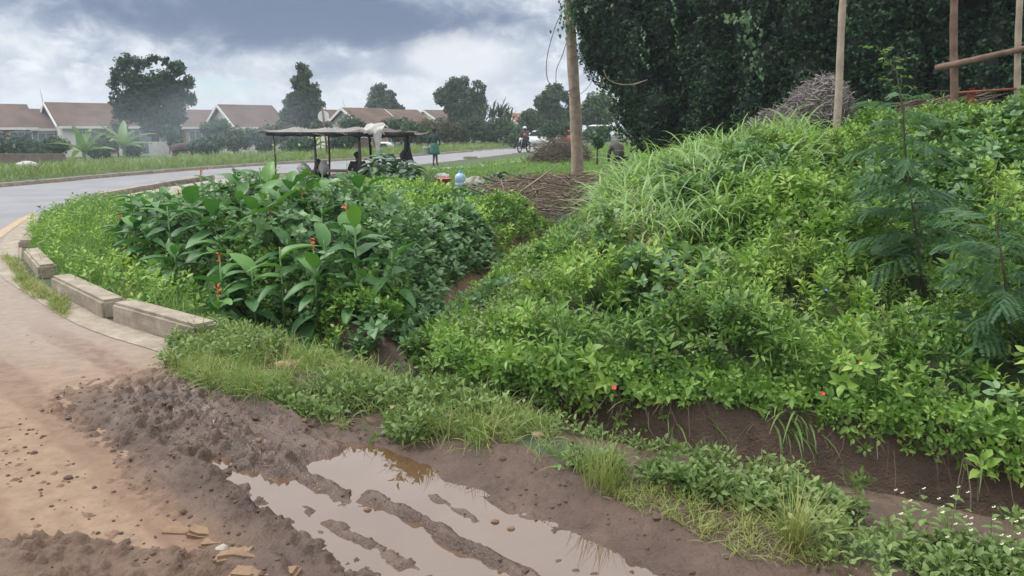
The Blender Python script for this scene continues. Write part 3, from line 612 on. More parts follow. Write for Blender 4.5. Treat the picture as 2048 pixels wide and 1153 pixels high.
# kerb side tuft and right-hand bank
n = 1100; xy = samp(gp([(335, 700), (390, 668), (480, 668), (600, 700), (560, 735), (400, 745)]), n); h = H(xy[:, 0], xy[:, 1])
cover('kerb_weeds', scatter(TW + TV[:1], np.c_[xy, h + rng.uniform(-.02, .09, n)], None, .6, 1.3, .5), M['weedlight'], 'pale weeds spilling over the end of the nearest kerb stone')
pixr = [(1260, 972), (1330, 975), (1500, 1000), (1640, 1012), (1740, 1050), (1800, 1100), (2080, 1150), (2080, 1230), (1700, 1230), (1560, 1075), (1420, 1040), (1300, 1005)]
n = 1900; xy = samp(gp(pixr), n); xy = xy[rng.uniform(0, 1, n) < .1 + ss(fbm(xy[:, 0], xy[:, 1], 3, 3, 271), .36, .56)]; h = H(xy[:, 0], xy[:, 1])
cover('bank_weeds', scatter(TW, np.c_[xy, np.maximum(h, -.06) + .0 + .07 * fbm(xy[:, 0], xy[:, 1], 4, 2, 270)], None, .5, 1.35, .5), M['weedlight'], 'pale weeds on the near lip of the ditch at lower right')
n = 330; xy = samp(gp([(1150, 960), (1260, 990), (1560, 1060), (1700, 1153), (1500, 1153), (1380, 1090), (1250, 1040)]), n); h = H(xy[:, 0], xy[:, 1])
cover('bank_grass', scatter([tuftT(100 + i, 7, .07, .004, 1.1, (.3, 1.2), 4, .03) for i in range(3)], np.c_[xy, h], None, .6, 1.3, .3), M['grassdry'], 'sparse yellowing grass on the bare mud bank', 'grass')
dp_ = offset(DITCH[3:], -.40); tq = rng.uniform(.15, 1, 1100) ** .8; xx_ = np.interp(tq, np.linspace(0, 1, len(dp_)), [p[0] for p in dp_]) + rng.normal(0, .06, 1100); yy_ = np.interp(tq, np.linspace(0, 1, len(dp_)), [p[1] for p in dp_]) + rng.normal(0, .06, 1100)
kq_ = fbm(xx_, yy_, 3, 3, 275) > .40; xx_, yy_ = xx_[kq_], yy_[kq_]
cover('ditch_side_weeds', scatter(TW + TV[:1], np.c_[xx_, yy_, H(xx_, yy_) + .01], None, .5, 1.3, .5), M['weedlight'], 'pale weeds growing down the near side of the ditch')
# grass patch behind the kerb on the left
pk = [(-2.7, 5.75), (-3.6, 6.5), (-4.8, 7.7), (-6.15, 9.4), (-7.4, 11.3), (-8.2, 13.1), (-8.5, 14.8), (-6.5, 15.2), (-5.2, 13.2), (-4.4, 10), (-3.6, 8.2), (-2.4, 6.5)]
n = 5200; xy = samp(pk, n); h = H(xy[:, 0], xy[:, 1])
cover('corner_grass', scatter([tuftT(110 + i, 9, .2, .008, .6, (.3, 1.0), 4, .04) for i in range(4)], np.c_[xy, h], None, .6, 1.4, .25), M['lawn'], 'bright green grass growing behind the curved kerb', 'grass')
n = 1500; xy = samp(pk, n); h = H(xy[:, 0], xy[:, 1]); cover('corner_weeds', scatter(TW, np.c_[xy, h + rng.uniform(.02, .22, n)], None, 1, 2, .4), M['weed'], 'small leafy weeds mixed in the grass behind the curved kerb')
# tufts growing in kerb gaps
xy = np.concatenate([samp(gp([(100, 610), (130, 600), (130, 640), (95, 600)]), 120), samp(gp([(30, 560), (60, 600), (120, 600), (60, 560)]), 160), samp(gp([(5, 510), (40, 520), (60, 560), (40, 570)]), 140)]); 
cover('kerb_gap_grass', scatter([tuftT(115 + i, 8, .1, .006, .8, (.3, 1.0), 4, .03) for i in range(3)], np.c_[xy, np.full(len(xy), .01)], None, .6, 1.3, .3), M['grassdry'], 'small yellow green tufts growing out of the gaps between kerb stones', 'grass')
# lawn in the middle distance
pm = [(1.2, 14.5), (-2.0, 17.5), (-3.4, 20), (-3.6, 27), (-1.9, 31.5), (1.9, 44), (4, 52), (14, 60), (14, 20), (4, 16)]
n = 11000; xy = samp(pm, n); h = H(xy[:, 0], xy[:, 1])
cover('field_grass', scatter([tuftT(120 + i, 9, .24, .022, .6, (.3, .9), 3, .12) for i in range(3)], np.c_[xy, h], None, .5, 1.3, .2), M['lawn'], 'bright green grass field around the wooden utility pole', 'grass')
# far verge
pf = []
for p in offset(FAR[1:9], .5): pf.append(p)
for p in offset(FAR[1:9], 24)[::-1]: pf.append(p)
n = 26000; xy = samp(pf, n); fdv = pld(xy[:, 0], xy[:, 1], FAR)[1]; keep = rng.uniform(0, 1, n) < np.clip(1.25 - fdv / 20, .25, 1); xy = xy[keep]; fdv = fdv[keep]
h = H(xy[:, 0], xy[:, 1]); 
cover('far_verge_grass', scatter([tuftT(130 + i, 9, .42, .035, .5, (.2, .8), 3, .18) for i in range(3)], np.c_[xy, h], None, .6, 1.3, .2, scale=rng.uniform(.6, 1.2, len(xy)) * (.6 + .6 * ss(fdv, 0, 4))), M['field'], 'pale yellow green tall grass and weeds beyond the far kerb', 'grass')

# ------------------------------------------------------------------ canna plants
stemT = bladeT(1, .03, .05, 4, .7)
def canna(i, x, y, hgt, fl=None):
    r = random.Random(300 + i); z0 = h1(x, y)
    lab = 'tall broad leaved canna plant without flower in the clump beside the kerb'; grp = 'flowerless canna plants in the clump'
    if fl: lab, grp = fl, None
    root = empty('canna_plant', (x, y, z0 - .02), lab, 'canna plant', grp)
    parts = []; nl = r.randint(9, 13)
    for k in range(nl):
        t = (k + .6) / nl; yaw = k * 2.6 + r.uniform(-.5, .5); pitch = -.25 + 1.15 * t ** 1.5 + r.uniform(-.3, .3)
        L = r.uniform(.22, .36) * (1 - .35 * max(0, t - .6)); T = leafT(1, r.uniform(.40, .56), 9, r.uniform(.1, .4), r.uniform(.35, .9), 'paddle', 900 + i * 20 + k)
        parts.append((T, rot(yaw, pitch, r.uniform(-.25, .25)), L, (0, 0, hgt * (.08 + .82 * t)), r.uniform(-.45, .45) + (.35 if t > .85 else 0)))
    V, Fq, J = combine(parts); o = npmesh('leaves', V, Fq, M['canna'], root, np.clip(.42 + J * .6, 0, 1), smooth=True)
    bm = bmesh.new(); bmesh.ops.create_cone(bm, cap_ends=True, segments=6, radius1=.014, radius2=.007, depth=hgt * (1.0 if not fl else 1.22), matrix=Matrix.Translation((0, 0, hgt * (.5 if not fl else .61))))
    bobj('stem', bm, M['stem'], root, True)
    if fl:
        pt = []
        for k in range(9):
            pt.append((leafT(1, .55, 4, .3, .5), rot(r.uniform(0, 6.28), r.uniform(.2, 1.3), r.uniform(-.6, .6)), r.uniform(.026, .045), (r.uniform(-.012, .012), r.uniform(-.012, .012), hgt * 1.22 - .075 + .010 * k), 0))
        V, Fq, J = combine(pt); npmesh('flower', V, Fq, M['orange'], root, J)
    return root
fls = [(692, 408, 6.9, 'canna plant with the largest orange flower spike, right of the clump'), (626, 478, 6.2, 'canna plant with low red orange flower in the middle front of clump'),
       (604, 378, 8.0, 'canna plant with orange flower near the top middle of the clump'), (685, 370, 8.6, 'canna plant with small orange flower at the back under the stall'),
       (541, 422, 7.1, 'canna plant with tiny orange flower left of the tallest middle leaf'), (438, 506, 6.35, 'canna plant with red flower in the middle left of the clump'),
       (434, 572, 6.1, 'canna plant with lowest red flower near the front of the clump'), (400, 335, 9.6, 'canna plant with upright red flower at far upper left of the clump'),
       (240, 425, 8.8, 'canna plant with red flower standing at the left edge in the grass'), (358, 382, 9.0, 'canna plant with faded orange flower among the upper left leaves')]
ci = 0
for u, v, Y, lab in fls:
    p = P(u, v, Y); z0 = h1(p.x, p.y); canna(ci, p.x, p.y, max(.35, (p.z - z0) / 1.22), lab); ci += 1
cpoly = [(-.95, 6.3), (-1.3, 5.95), (-2.1, 6.25), (-2.9, 6.75), (-3.9, 7.8), (-4.7, 8.9), (-5.5, 10.6), (-5.1, 11.9), (-3.6, 11.2), (-2.2, 9.8), (-1.2, 8.3)]
pts = []; tries = 0
while len(pts) < 98 and tries < 6000:
    q = samp(cpoly, 1)[0]; tries += 1
    if all((q[0] - a) ** 2 + (q[1] - b) ** 2 > .25 ** 2 for a, b in pts): pts.append(tuple(q))
for x, y in pts:
    hg = .50 + .34 * random.random() - .16 * float(ss(y, 8.5, 11)) + .1 * float(1 - ss(y, 6.3, 7)); canna(ci, x, y, hg); ci += 1

n = 1600; xy = samp([(-.9, 6.4), (-1.5, 6.2), (-2.9, 7.2), (-4.6, 9.6), (-4.8, 11.3), (-2.6, 10), (-1.0, 8.3)], n); h = H(xy[:, 0], xy[:, 1]); fb = fbm(xy[:, 0], xy[:, 1], 1.6, 2, 288)
cover('bindweed', scatter(TI + TI2[:1], np.c_[xy, h + (.1 + .62 * rng.uniform(0, 1, n)) * ss(fb, .3, .6)], None, .6, 1.1, .5), M['ivy'], 'small leaved bindweed climbing through the canna clump', 'creeper')
# ------------------------------------------------------------------ foreground tufts and ditch-side plants
def tuft(u, v, Tm, m, name, label, cat, sc_=1, rz=0, z=None):
    g = G(u, v); z = h1(g.x, g.y) if z is None else z
    V, Fq, J = Tm; rn = np.clip(.5 + J * .8 + rng.uniform(-.05, .05, len(V)), 0, 1)
    o = npmesh(name, V * sc_, Fq, m, None, rn); o.location = (g.x, g.y, z); o.rotation_euler = (0, 0, rz); return tag(o, label, cat)
tuft(1590, 1118, tuftT(150, 150, .29, .0042, .95, (.15, .7), 5, .035), M['grassdry'], 'grass_tuft', 'large yellow green grass tuft with bare roots at lower right', 'grass tuft')
tuft(1200, 1000, tuftT(151, 120, .24, .004, .55, (.1, .6), 5, .07), M['grassdry'], 'grass_tuft', 'upright yellow green grass tuft between the puddle and the ditch', 'grass tuft')
tuft(1180, 960, tuftT(152, 70, .2, .006, .6, (.1, .7), 5, .09), M['grass'], 'grass_tuft', 'greener grass tuft just behind the upright yellow tuft', 'grass tuft')
# long blades hanging into the ditch
def hang(u, v, Y, n, seed, lab, spread=.5):
    p = P(u, v, Y); r = random.Random(seed); parts = []
    for k in range(n):
        T = bladeT(1, .045, r.uniform(.8, 1.3), 7); yaw = PI + r.uniform(-spread, spread) * 2
        parts.append((T, rot(yaw, r.uniform(-1.2, -.5)), r.uniform(.25, .5), (r.uniform(-.1, .1), r.uniform(-.05, .05), r.uniform(-.04, .04)), r.uniform(-.4, .2)))
    V, Fq, J = combine(parts); o = npmesh('grass_clump', V, Fq, M['grass'], None, np.clip(.35 + J * .7, 0, 1)); o.location = p; return tag(o, lab, 'grass clump')
hang(1570, 850, 4.15, 40, 1, 'long green blades hanging over the ditch wall in the middle'); hang(1990, 905, 3.7, 16, 2, 'long thin blades hanging into the ditch at the right edge', .6)
hang(1330, 835, 4.45, 9, 3, 'thin dry looking blades hanging over the ditch left of the long clump', .5)
# broad-leaved nettle-like plants on the slope
def herb(u, v, Y, sz, seed, lab, m='weed', n=16, leaf=None):
    p = P(u, v, Y); T = shootT(seed, leaf or leafT(1, .5, 5, .25, .45, 'ovate'), n, .42 * sz, .16 * sz, .1, .9); z0 = h1(p.x, p.y); hh_ = .42 * sz
    o = npmesh('leafy_plant', T[0], T[1], M[m], None, np.clip(.62 + T[2] * .5, 0, 1)); o.location = (p.x, p.y, max(z0, p.z - hh_)); return tag(o, lab, 'plant')
herb(1125, 560, 7.6, .8, 1, 'bright broad leaved plant beside the dirt gully'); herb(1640, 440, 7.2, .9, 2, 'bright green leafy plant in the middle of the embankment'); herb(1300, 340, 9.6, .8, 3, 'leafy plant at the left end of the embankment crest')
herb(720, 700, 5.4, .5, 4, 'spiky pale green plant at the foot of the cannas', 'weed', 14, LL); herb(1950, 215, 8.8, .75, 5, 'large leaved pale plant on the crest below the wooden rail'); herb(1890, 225, 8.9, .7, 6, 'pale leafy plant on the crest left of the red brown post')
herb(2035, 200, 8.2, 1.0, 7, 'tall pale leafy plant at the right edge of the crest'); herb(720, 745, 4.9, .45, 8, 'bushy light green herb on the verge below the cannas', 'weed', 22, LL)
for i, (u, v, Y, lab) in enumerate([(600, 300, 12, 'thin climbing shoot with round leaf below the stall roof'), (548, 300, 11, 'tall thin shoot in front of the leftmost stall post'), (690, 300, 12.5, 'thin shoot with upright leaves right of the road sign post'), (745, 300, 10.5, 'thin shoot with a broad leaf in front of the kale')]):
    p = P(u, v, Y); T = shootT(500 + i, LO, 9, 1.0, .10, .2, .9); o = npmesh('thin_shoot', T[0], T[1], M['weed'], None, np.clip(.6 + T[2] * .5, 0, 1)); o.location = (p.x, p.y, p.z - .95); tag(o, lab, 'plant')
# flowers on the embankment
def flower(u, v, Y, m, lab, grp, s=.022):
    p = P(u, v, Y); z0 = h1(p.x, p.y); pt = [(leafT(1, .7, 4, .2, .3), rot(k * 1.2566, .35 + .2 * random.random()), s, (0, 0, 0), 0) for k in range(5)]
    V, Fq, J = combine(pt); r_ = Matrix.Rotation(.6, 3, 'X'); V = V @ np.array(r_).T
    o = npmesh('wild_flower', V, Fq, m, None, J); o.location = p; tag(o, lab, 'flower', grp)
def surfY(u, v, d0=.30):
    lo = 3.0
    for k in range(400):
        Y = 3 + k * .02; p = P(u, v, Y)
        if p.z < h1(p.x, p.y) + d0: return Y - .06
    return 8
for u, v, lab in [(1505, 655, 'crimson flower cluster in the centre of the embankment'), (1497, 662, 'crimson flower cluster in the centre of the embankment'), (1512, 668, 'crimson flower cluster in the centre of the embankment')]:
    flower(u, v, surfY(u, v), M['red'], lab, 'crimson flowers in the central cluster', .018)
for u, v, lab in [(1472, 604, 'red flower up and left of the crimson cluster'), (1337, 578, 'upper red flower near the dry straw'), (1283, 573, 'leftmost red flower by the dry straw'), (1333, 634, 'lower red flower near the dry straw'), (1678, 621, 'single red flower right of centre on the embankment'), (1645, 788, 'pink red flower low on the embankment above the ditch'), (1720, 727, 'dull red flower right of the pink one low on the embankment'), (1228, 776, 'small red bud near the foot of the embankment, left side'), (1740, 712, 'red bud among dark leaves right of the dull red flower')]:
    flower(u, v, surfY(u, v), M['red'], lab, None, .015)
for u, v, lab in [(1652, 581, 'tiny blue flower right of the leafy plant on the embankment'), (1595, 650, 'tiny blue flower lower down the embankment')]: flower(u, v, surfY(u, v), M['blue'], lab, None, .011)
# white headed weed at the lower right corner
def whiteheads(u, v, n, seed, lab, hh_=.24):
    g = G(u, v); r = random.Random(seed); root = empty('flowering_weed', (g.x, g.y, h1(g.x, g.y)), lab, 'weed'); pt = []; hd = []
    for k in range(n):
        a = r.uniform(0, 6.28); tl = r.uniform(0, .6); L = hh_ * r.uniform(.6, 1.2); off = (r.uniform(-.12, .12), r.uniform(-.1, .1), 0)
        Rm = rot(a, -tl); pt.append((bladeT(1, .014, .1, 4, .6), Rm, L, off, -.2))
        for j in range(5):
            q = Rm @ np.array([0, 0, L * (.25 + .15 * j)]) + np.array(off); pt.append((LO, rot(r.uniform(0, 6.28), r.uniform(0, .6)), r.uniform(.03, .05), tuple(q), r.uniform(-.3, .4)))
        tip = Rm @ np.array([0, 0, L * 1.02]) + np.array(off)
        hd.append(combine([(leafT(1, .9, 3, 0, .1), rot(j * 1.57, .2), .008, tuple(tip + np.array([0, 0, .002 * j])), 0) for j in range(4)]))
    V, Fq, J = combine(pt); npmesh('leaves', V, Fq, M['weedlight'], root, np.clip(.5 + J * .6, 0, 1)); 
    for T in hd: npmesh('flower_head', T[0], T[1], M['whitefl'], root, T[2])
whiteheads(1880, 1120, 22, 1, 'straggly weed with small white flower heads at lower right'); whiteheads(2010, 1145, 18, 2, 'straggly white headed weed in the bottom right corner'); whiteheads(1420, 720 + 300, 6, 3, 'small weed on the near lip of the ditch', .1)

# ------------------------------------------------------------------ pinnate-leaved saplings
def tube_bm(bm, pts, rads, seg=8):
    rings = []
    for i, p in enumerate(pts):
        p = Vector(p); a = Vector(pts[max(0, i - 1)]); b = Vector(pts[min(len(pts) - 1, i + 1)]); d = (b - a).normalized()
        ref = Vector((0, 1, 0)) if abs(d.y) < .9 else Vector((1, 0, 0)); X = d.cross(ref).normalized(); Y = d.cross(X)
        rings.append([bm.verts.new(p + (X * math.cos(2 * PI * k / seg) + Y * math.sin(2 * PI * k / seg)) * rads[i]) for k in range(seg)])
    for a, b in zip(rings[:-1], rings[1:]):
        for k in range(seg): bm.faces.new((a[k], a[(k + 1) % seg], b[(k + 1) % seg], b[k]))
    bm.faces.new(rings[0][::-1]); bm.faces.new(rings[-1])
def tube(name, pts, rads, m, parent=None, seg=8):
    bm = bmesh.new(); tube_bm(bm, pts, rads, seg); bmesh.ops.recalc_face_normals(bm, faces=bm.faces[:]); return bobj(name, bm, m, parent, True)
def sapling(pix, Y, lab, fronds, seed, rad=.012, spreadL=.4):
    pts = [P(u, v, Y) for u, v in pix]; base_ = pts[0].copy(); z0 = h1(base_.x, base_.y); 
    if base_.z > z0: pts = [Vector((base_.x, base_.y, z0 - .02))] + pts
    root = empty('sapling', pts[0], lab, 'sapling'); o0 = pts[0].copy(); pts = [p - o0 for p in pts]
    tube('stem', pts, [rad * (1 - .8 * i / (len(pts) - 1)) for i in range(len(pts))], M['bark'], root, 6)
    r = random.Random(seed); Ls = [0]
    for a, b in zip(pts[:-1], pts[1:]): Ls.append(Ls[-1] + (b - a).length)
    def at(t):
        q = t * Ls[-1]
        for i in range(len(pts) - 1):
            if q <= Ls[i + 1]: return pts[i].lerp(pts[i + 1], (q - Ls[i]) / (Ls[i + 1] - Ls[i]))
        return pts[-1]
    old, new = [], []
    for k in range(fronds):
        t = .22 + .78 * (k + .5) / fronds; q = at(t); yaw = k * 2.4 + r.uniform(-.4, .4)
        L = spreadL * (1.15 - .75 * t) * r.uniform(.8, 1.2); pit = .1 + r.uniform(-.2, .25) + .5 * max(0, t - .6)
        # bipinnate frond: side pinnae along a rachis
        Rm = rot(yaw, pit); dst = new if t > .82 else old; npn = 7 if t < .82 else 3
        if t > .82: L = spreadL * .22
        dst.append((bladeT(1, .012, 1.5, 4, .5), Rm, L, tuple(q), -.2))
        for j in range(npn):
            tj = (j + 1) / npn
            for sd in (-1, 1):
                loc = Rm @ np.array([0, L * tj, -.12 * L * tj * tj]) + np.array(q)
                PT = PIN[r.randint(0, 2)]
                dst.append((PT, rot(yaw - sd * (1.0 - .5 * tj), pit - .15 - .3 * tj + r.uniform(-.3, .25), sd * r.uniform(-.2, .9)), L * .42 * r.uniform(.7, 1.2) * (1.1 - .3 * tj), tuple(loc), r.uniform(-.3, .3)))
    for nm, lst_, m in (('leaves', old, 'feather'), ('young_leaves', new, 'feathernew')):
        if lst_: V, Fq, J = combine(lst_); npmesh(nm, V, Fq, M[m], root, np.clip(.5 + J * .5, 0, 1))
PIN = [pinnateT(i, 13, 1, .27, .105, .3) for i in range(3)]
sapling([(1850, 640), (1835, 480), (1812, 330), (1806, 220), (1792, 140), (1752, 92)], 5.2, 'feathery sapling with a thin curled tip in front of the dark hedge', 46, 5, .011, .42)
sapling([(2030, 760), (2010, 560), (1990, 430), (2070, 370)], 4.2, 'blue green feathery sapling leaning in from the right edge', 30, 6, .010, .44)
sapling([(1900, 720), (1905, 640), (1890, 590)], 4.9, 'small low feathery seedling below the two saplings', 7, 7, .006, .42)

# ------------------------------------------------------------------ kerb stones
def block(name, a, b, wdt, hgt, m, label, grp, z0=0, rough=.012, cat='kerb stone', bev=.024):
    a = Vector((*a, z0)); b = Vector((*b, z0)); L = (b - a).length; bm = bmesh.new(); bmesh.ops.create_cube(bm, size=1)
    bmesh.ops.scale(bm, vec=(L, wdt, hgt), verts=bm.verts); bmesh.ops.translate(bm, vec=(L / 2, -wdt / 2, hgt / 2 - .02), verts=bm.verts)
    bmesh.ops.bevel(bm, geom=bm.edges[:], offset=bev, segments=2, affect='EDGES'); bmesh.ops.subdivide_edges(bm, edges=[e for e in bm.edges if e.calc_length() > .08], cuts=6, use_grid_fill=True)
    for v in bm.verts:
        k = float(fbm(np.array([v.co.x * 3 + a.x * 7]), np.array([v.co.z * 3 + v.co.y * 2]), 3, 2, 5)[0]) - .5
        v.co += Vector((k * rough, k * rough * 2, k * rough * 1.5))
    o = bobj(name, bm, m, None, False); o.location = a; o.rotation_euler = (0, 0, math.atan2(b.y - a.y, b.x - a.x)); return tag(o, label, cat, grp)
ks_ = 'concrete kerb stones of the curved corner'
block('kerb_stone', (-2.36, 5.30), (-3.38, 6.05), .2, .19, M['conc'], 'nearest long kerb stone with pale stain streaks, its end in weeds', ks_)
block('kerb_stone', (-3.50, 6.14), (-4.62, 7.25), .2, .18, M['conc'], 'second kerb stone with a broken dark end', ks_)
block('kerb_stone', (-5.12, 7.85), (-6.02, 9.0), .18, .17, M['conc'], 'third kerb stone half hidden by grass, left of the broken one', ks_)
block('kerb_stone', (-6.75, 10.0), (-7.4, 11.4), .18, .12, M['conc'], 'low kerb stone beside the faded yellow line', ks_)
block('kerb_stone', (-7.55, 11.6), (-8.3, 13.2), .16, .10, M['conc'], 'low worn kerb stone at the far end of the yellow line', ks_)
block('kerb_stone', (-8.55, 13.5), (-9.3, 16.0), .15, .09, M['conc'], 'thin flush kerb stone where the grass corner ends', ks_)
block('kerb_stone', (-9.35, 16.6), (-9.5, 20.0), .22, .2, M['conc'], 'long raised kerb stone in front of the main road', ks_)
block('kerb_stone', (-9.55, 20.15), (-9.45, 23.2), .22, .2, M['conc'], 'raised kerb stone just beyond the long one by the canna tops', ks_)
block('concrete_slab', tuple(G(928, 318))[:2], tuple(G(955, 318))[:2], .5, .16, M['conc'], 'small raised concrete block on the road verge beyond the stall', None, cat='concrete block')
far_in = smoothpl(FAR, 4)
for i, (p, q) in enumerate(zip(far_in[8:26], far_in[9:27])):
    L = (Vector(q) - Vector(p)).length; d = (Vector(q) - Vector(p)) / L; q2 = tuple(Vector(q) - d * .04)
    block('far_kerb_stone', p, q2, .2, .13, M['conc'], 'low kerb stone along the far edge of the main road', 'kerb stones along the far edge of the road', rough=.004)

# ------------------------------------------------------------------ stones, bricks, rocks
def rock(name, u, v, sx, sy, sz, m, label, cat='stone', sub=2, rz=0, z=None, grp=None):
    g = G(u, v); bm = bmesh.new(); bmesh.ops.create_icosphere(bm, subdivisions=sub, radius=1)
    for vv in bm.verts: 
        k = float(vn(np.array([vv.co.x * 2 + u]), np.array([vv.co.y * 2 + vv.co.z * 1.3 + v]), 3)[0]); vv.co *= .8 + .35 * k; vv.co = Vector((vv.co.x * sx, vv.co.y * sy, vv.co.z * sz))
    o = bobj(name, bm, m, None, sub > 2); o.location = (g.x, g.y, (h1(g.x, g.y) if z is None else z) + sz * .25); o.rotation_euler = (0, 0, rz); return tag(o, label, cat, grp)
M['brick'] = concrete('tan_paver', (.16, .10, .06), (.26, .17, .10), (.10, .062, .042)); M['redrock'] = concrete('reddish_rock', (.26, .15, .10), (.40, .26, .19))
for i, (u, v, a, b, lab) in enumerate([(370, 1064, .10, .045, 'upper left tan paving stone showing through the mud'), (430, 1068, .10, .04, 'upper middle tan paving stone showing through the mud'), (455, 1086, .09, .04, 'tan paving stone just below the upper middle one'), (373, 1089, .05, .03, 'small tan stone at the left of the paving patch'), (420, 1112, .045, .04, 'rounded tan stone left of the pale pebble'), (468, 1108, .08, .04, 'tan paving stone right of the pale pebble'), (490, 1128, .11, .04, 'lower tan paving stone of the patch'), (540, 1150, .12, .045, 'lowest tan paving stone at the bottom edge')]):
    g = G(u, v); zt_ = float(np.mean([h1(g.x + p_, g.y + q_) for p_ in (-.06, 0, .06) for q_ in (-.02, .02)])) + .003
    block('paving_stone', (g.x - a, g.y + b * .7), (g.x + a, g.y + b * .7 - random.uniform(-.02, .04)), b * 1.7, .05, M['brick'], lab, 'paving stones showing through the mud', z0=zt_ - .035 + random.uniform(-.004, .003), rough=.02, cat='paving stone', bev=.012)
rock('pebble', 444, 1112, .028, .022, .02, M['concpale'], 'pale pebble lying among the tan paving stones', 'pebble')
rock('rock', 588, 746, .13, .07, .035, M['redrock'], 'smooth reddish rock on the verge below the cannas', 'rock', 3); rock('rock', 682, 830, .045, .03, .05, M['redrock'], 'small tilted tan rock at the grass edge', 'rock', 3)
rock('rock', 1345, 1000, .05, .04, .04, M['redrock'], 'small brown rock on the mud bank by the ditch', 'rock'); rock('rock', 1075, 890, .035, .022, .018, M['redrock'], 'reddish brick piece in the verge weeds', 'rock')
for i, (u, v) in enumerate([(990, 1037), (1022, 1050), (640, 975), (735, 1013), (1010, 1115), (610, 860), (520, 900)]):
    rock('mud_clod', u, v, .018, .014, .012, M['ground'], 'small dark mud clod standing in or beside the puddle', 'mud clod', 2, 0, -.02 if 600 < u < 1030 and v > 960 else None, 'mud clods by the puddle')
# slab pavers at the lower left corner
for i, (u, lab) in enumerate([(40, 'left of the two dusty slab pavers in the bottom left corner'), (125, 'right of the two dusty slab pavers in the bottom left corner')]):
    g = G(u, 1148); block('slab_paver', (g.x - .09, g.y), (g.x + .08, g.y + .01), .1, .03, M['brick'], lab, 'slab pavers at the bottom left', cat='paver', z0=.0, rough=.002, bev=.004)
# ditch: crumpled wrapper, wire
rock('wrapper', 905, 790, .11, .05, .035, M['whitecloth'], 'crumpled white wrapper on the verge where the ditch begins', 'litter', 2)

# ------------------------------------------------------------------ stick heap
def sticks(name, box, n, L, W, m, seed, z0=0, zs=.2, lie=.25, dirb=None):
    r = np.random.default_rng(seed); T = [bladeT(1, .02, b_, 5, .7) for b_ in (.05, .25, .5)]
    xy = samp(box, n); h = H(xy[:, 0], xy[:, 1]); cx, cy = np.mean([p[0] for p in box]), np.mean([p[1] for p in box])
    ex = np.max([abs(p[0] - cx) for p in box]); ey = np.max([abs(p[1] - cy) for p in box]); fall = np.clip(1 - ((xy[:, 0] - cx) / ex) ** 2 * .8 - ((xy[:, 1] - cy) / ey) ** 2 * .6, .05, 1)
    pos = np.c_[xy, h + z0 + r.uniform(0, 1, n) * zs * fall]; ang = r.uniform(0, 6.28, n) if dirb is None else dirb + r.normal(0, .35, n)
    U = np.stack([np.cos(ang), np.sin(ang), r.normal(0, lie, n)], 1)
    a = scatter(T, pos, U, 0, 0, .02, None, r.uniform(.4, 1.1, n) * L); V, Fq, rn = a
    # second crossing sheet gives every stick thickness
    return V, Fq, rn
def stickheap(name, segs, m, label, cat, loc, W=.012):
    """segs: list of (p0,p1,r) -> four-sided tapering rods"""
    n = len(segs); p0 = np.array([s[0] for s in segs]); p1 = np.array([s[1] for s in segs]); rr = np.array([s[2] for s in segs])
    d = p1 - p0; L = np.linalg.norm(d, axis=1); d /= L[:, None]; ref = np.where(np.abs(d[:, 2:3]) > .9, [[1., 0, 0]], [[0, 0, 1.]])
    X = np.cross(d, ref); X /= np.linalg.norm(X, axis=1)[:, None]; Y = np.cross(d, X); mid = (p0 + p1) / 2 + rng.normal(0, .06, (n, 3)) * L[:, None]
    V = []
    for c0, f in ((p0, 1), (mid, .8), (p1, .4)):
        for a, b in ((1, 0), (0, 1), (-1, 0), (0, -1)): V.append(c0 + (X * a + Y * b) * (rr * f)[:, None])
    V = np.stack(V, 1).reshape(-1, 3); q = []
    for r_ in range(2):
        for k in range(4): q.append([r_ * 4 + k, r_ * 4 + (k + 1) % 4, r_ * 4 + 4 + (k + 1) % 4, r_ * 4 + 4 + k])
    Fq = (np.array(q)[None] + (np.arange(n) * 12)[:, None, None]).reshape(-1, 4); rn = np.repeat(rng.uniform(0, 1, n), 12)
    o = npmesh(name, V - np.array(loc), Fq, m, None, rn); o.location = loc; return tag(o, label, cat)
def heapsegs(poly, n, L, zs, r0, r1, flat=.2, dirb=None, dsp=.4, z0=0.):
    xy = samp(poly, n); h = H(xy[:, 0], xy[:, 1]); A = np.array([(p[0], p[1]) for p in poly]); c0 = A.mean(0); e = np.abs(A - c0).max(0)
    f = np.clip(1 - (((xy - c0) / e) ** 2).sum(1) * .8, .08, 1); z = h + z0 + rng.uniform(0, 1, n) ** .7 * zs * f
    out = []
    for k in range(n):
        a = rng.uniform(0, 6.28) if dirb is None else dirb + rng.normal(0, dsp); el_ = rng.normal(0, flat); l = L * rng.uniform(.3, 1.1)
        d = np.array([math.cos(a) * math.cos(el_), math.sin(a) * math.cos(el_), math.sin(el_)]) * l / 2; c = np.array([*xy[k], z[k]])
        if (c - d)[2] < h[k] - .02: d[2] *= .2
        out.append((c - d, c + d, rng.uniform(r0, r1)))
    return out
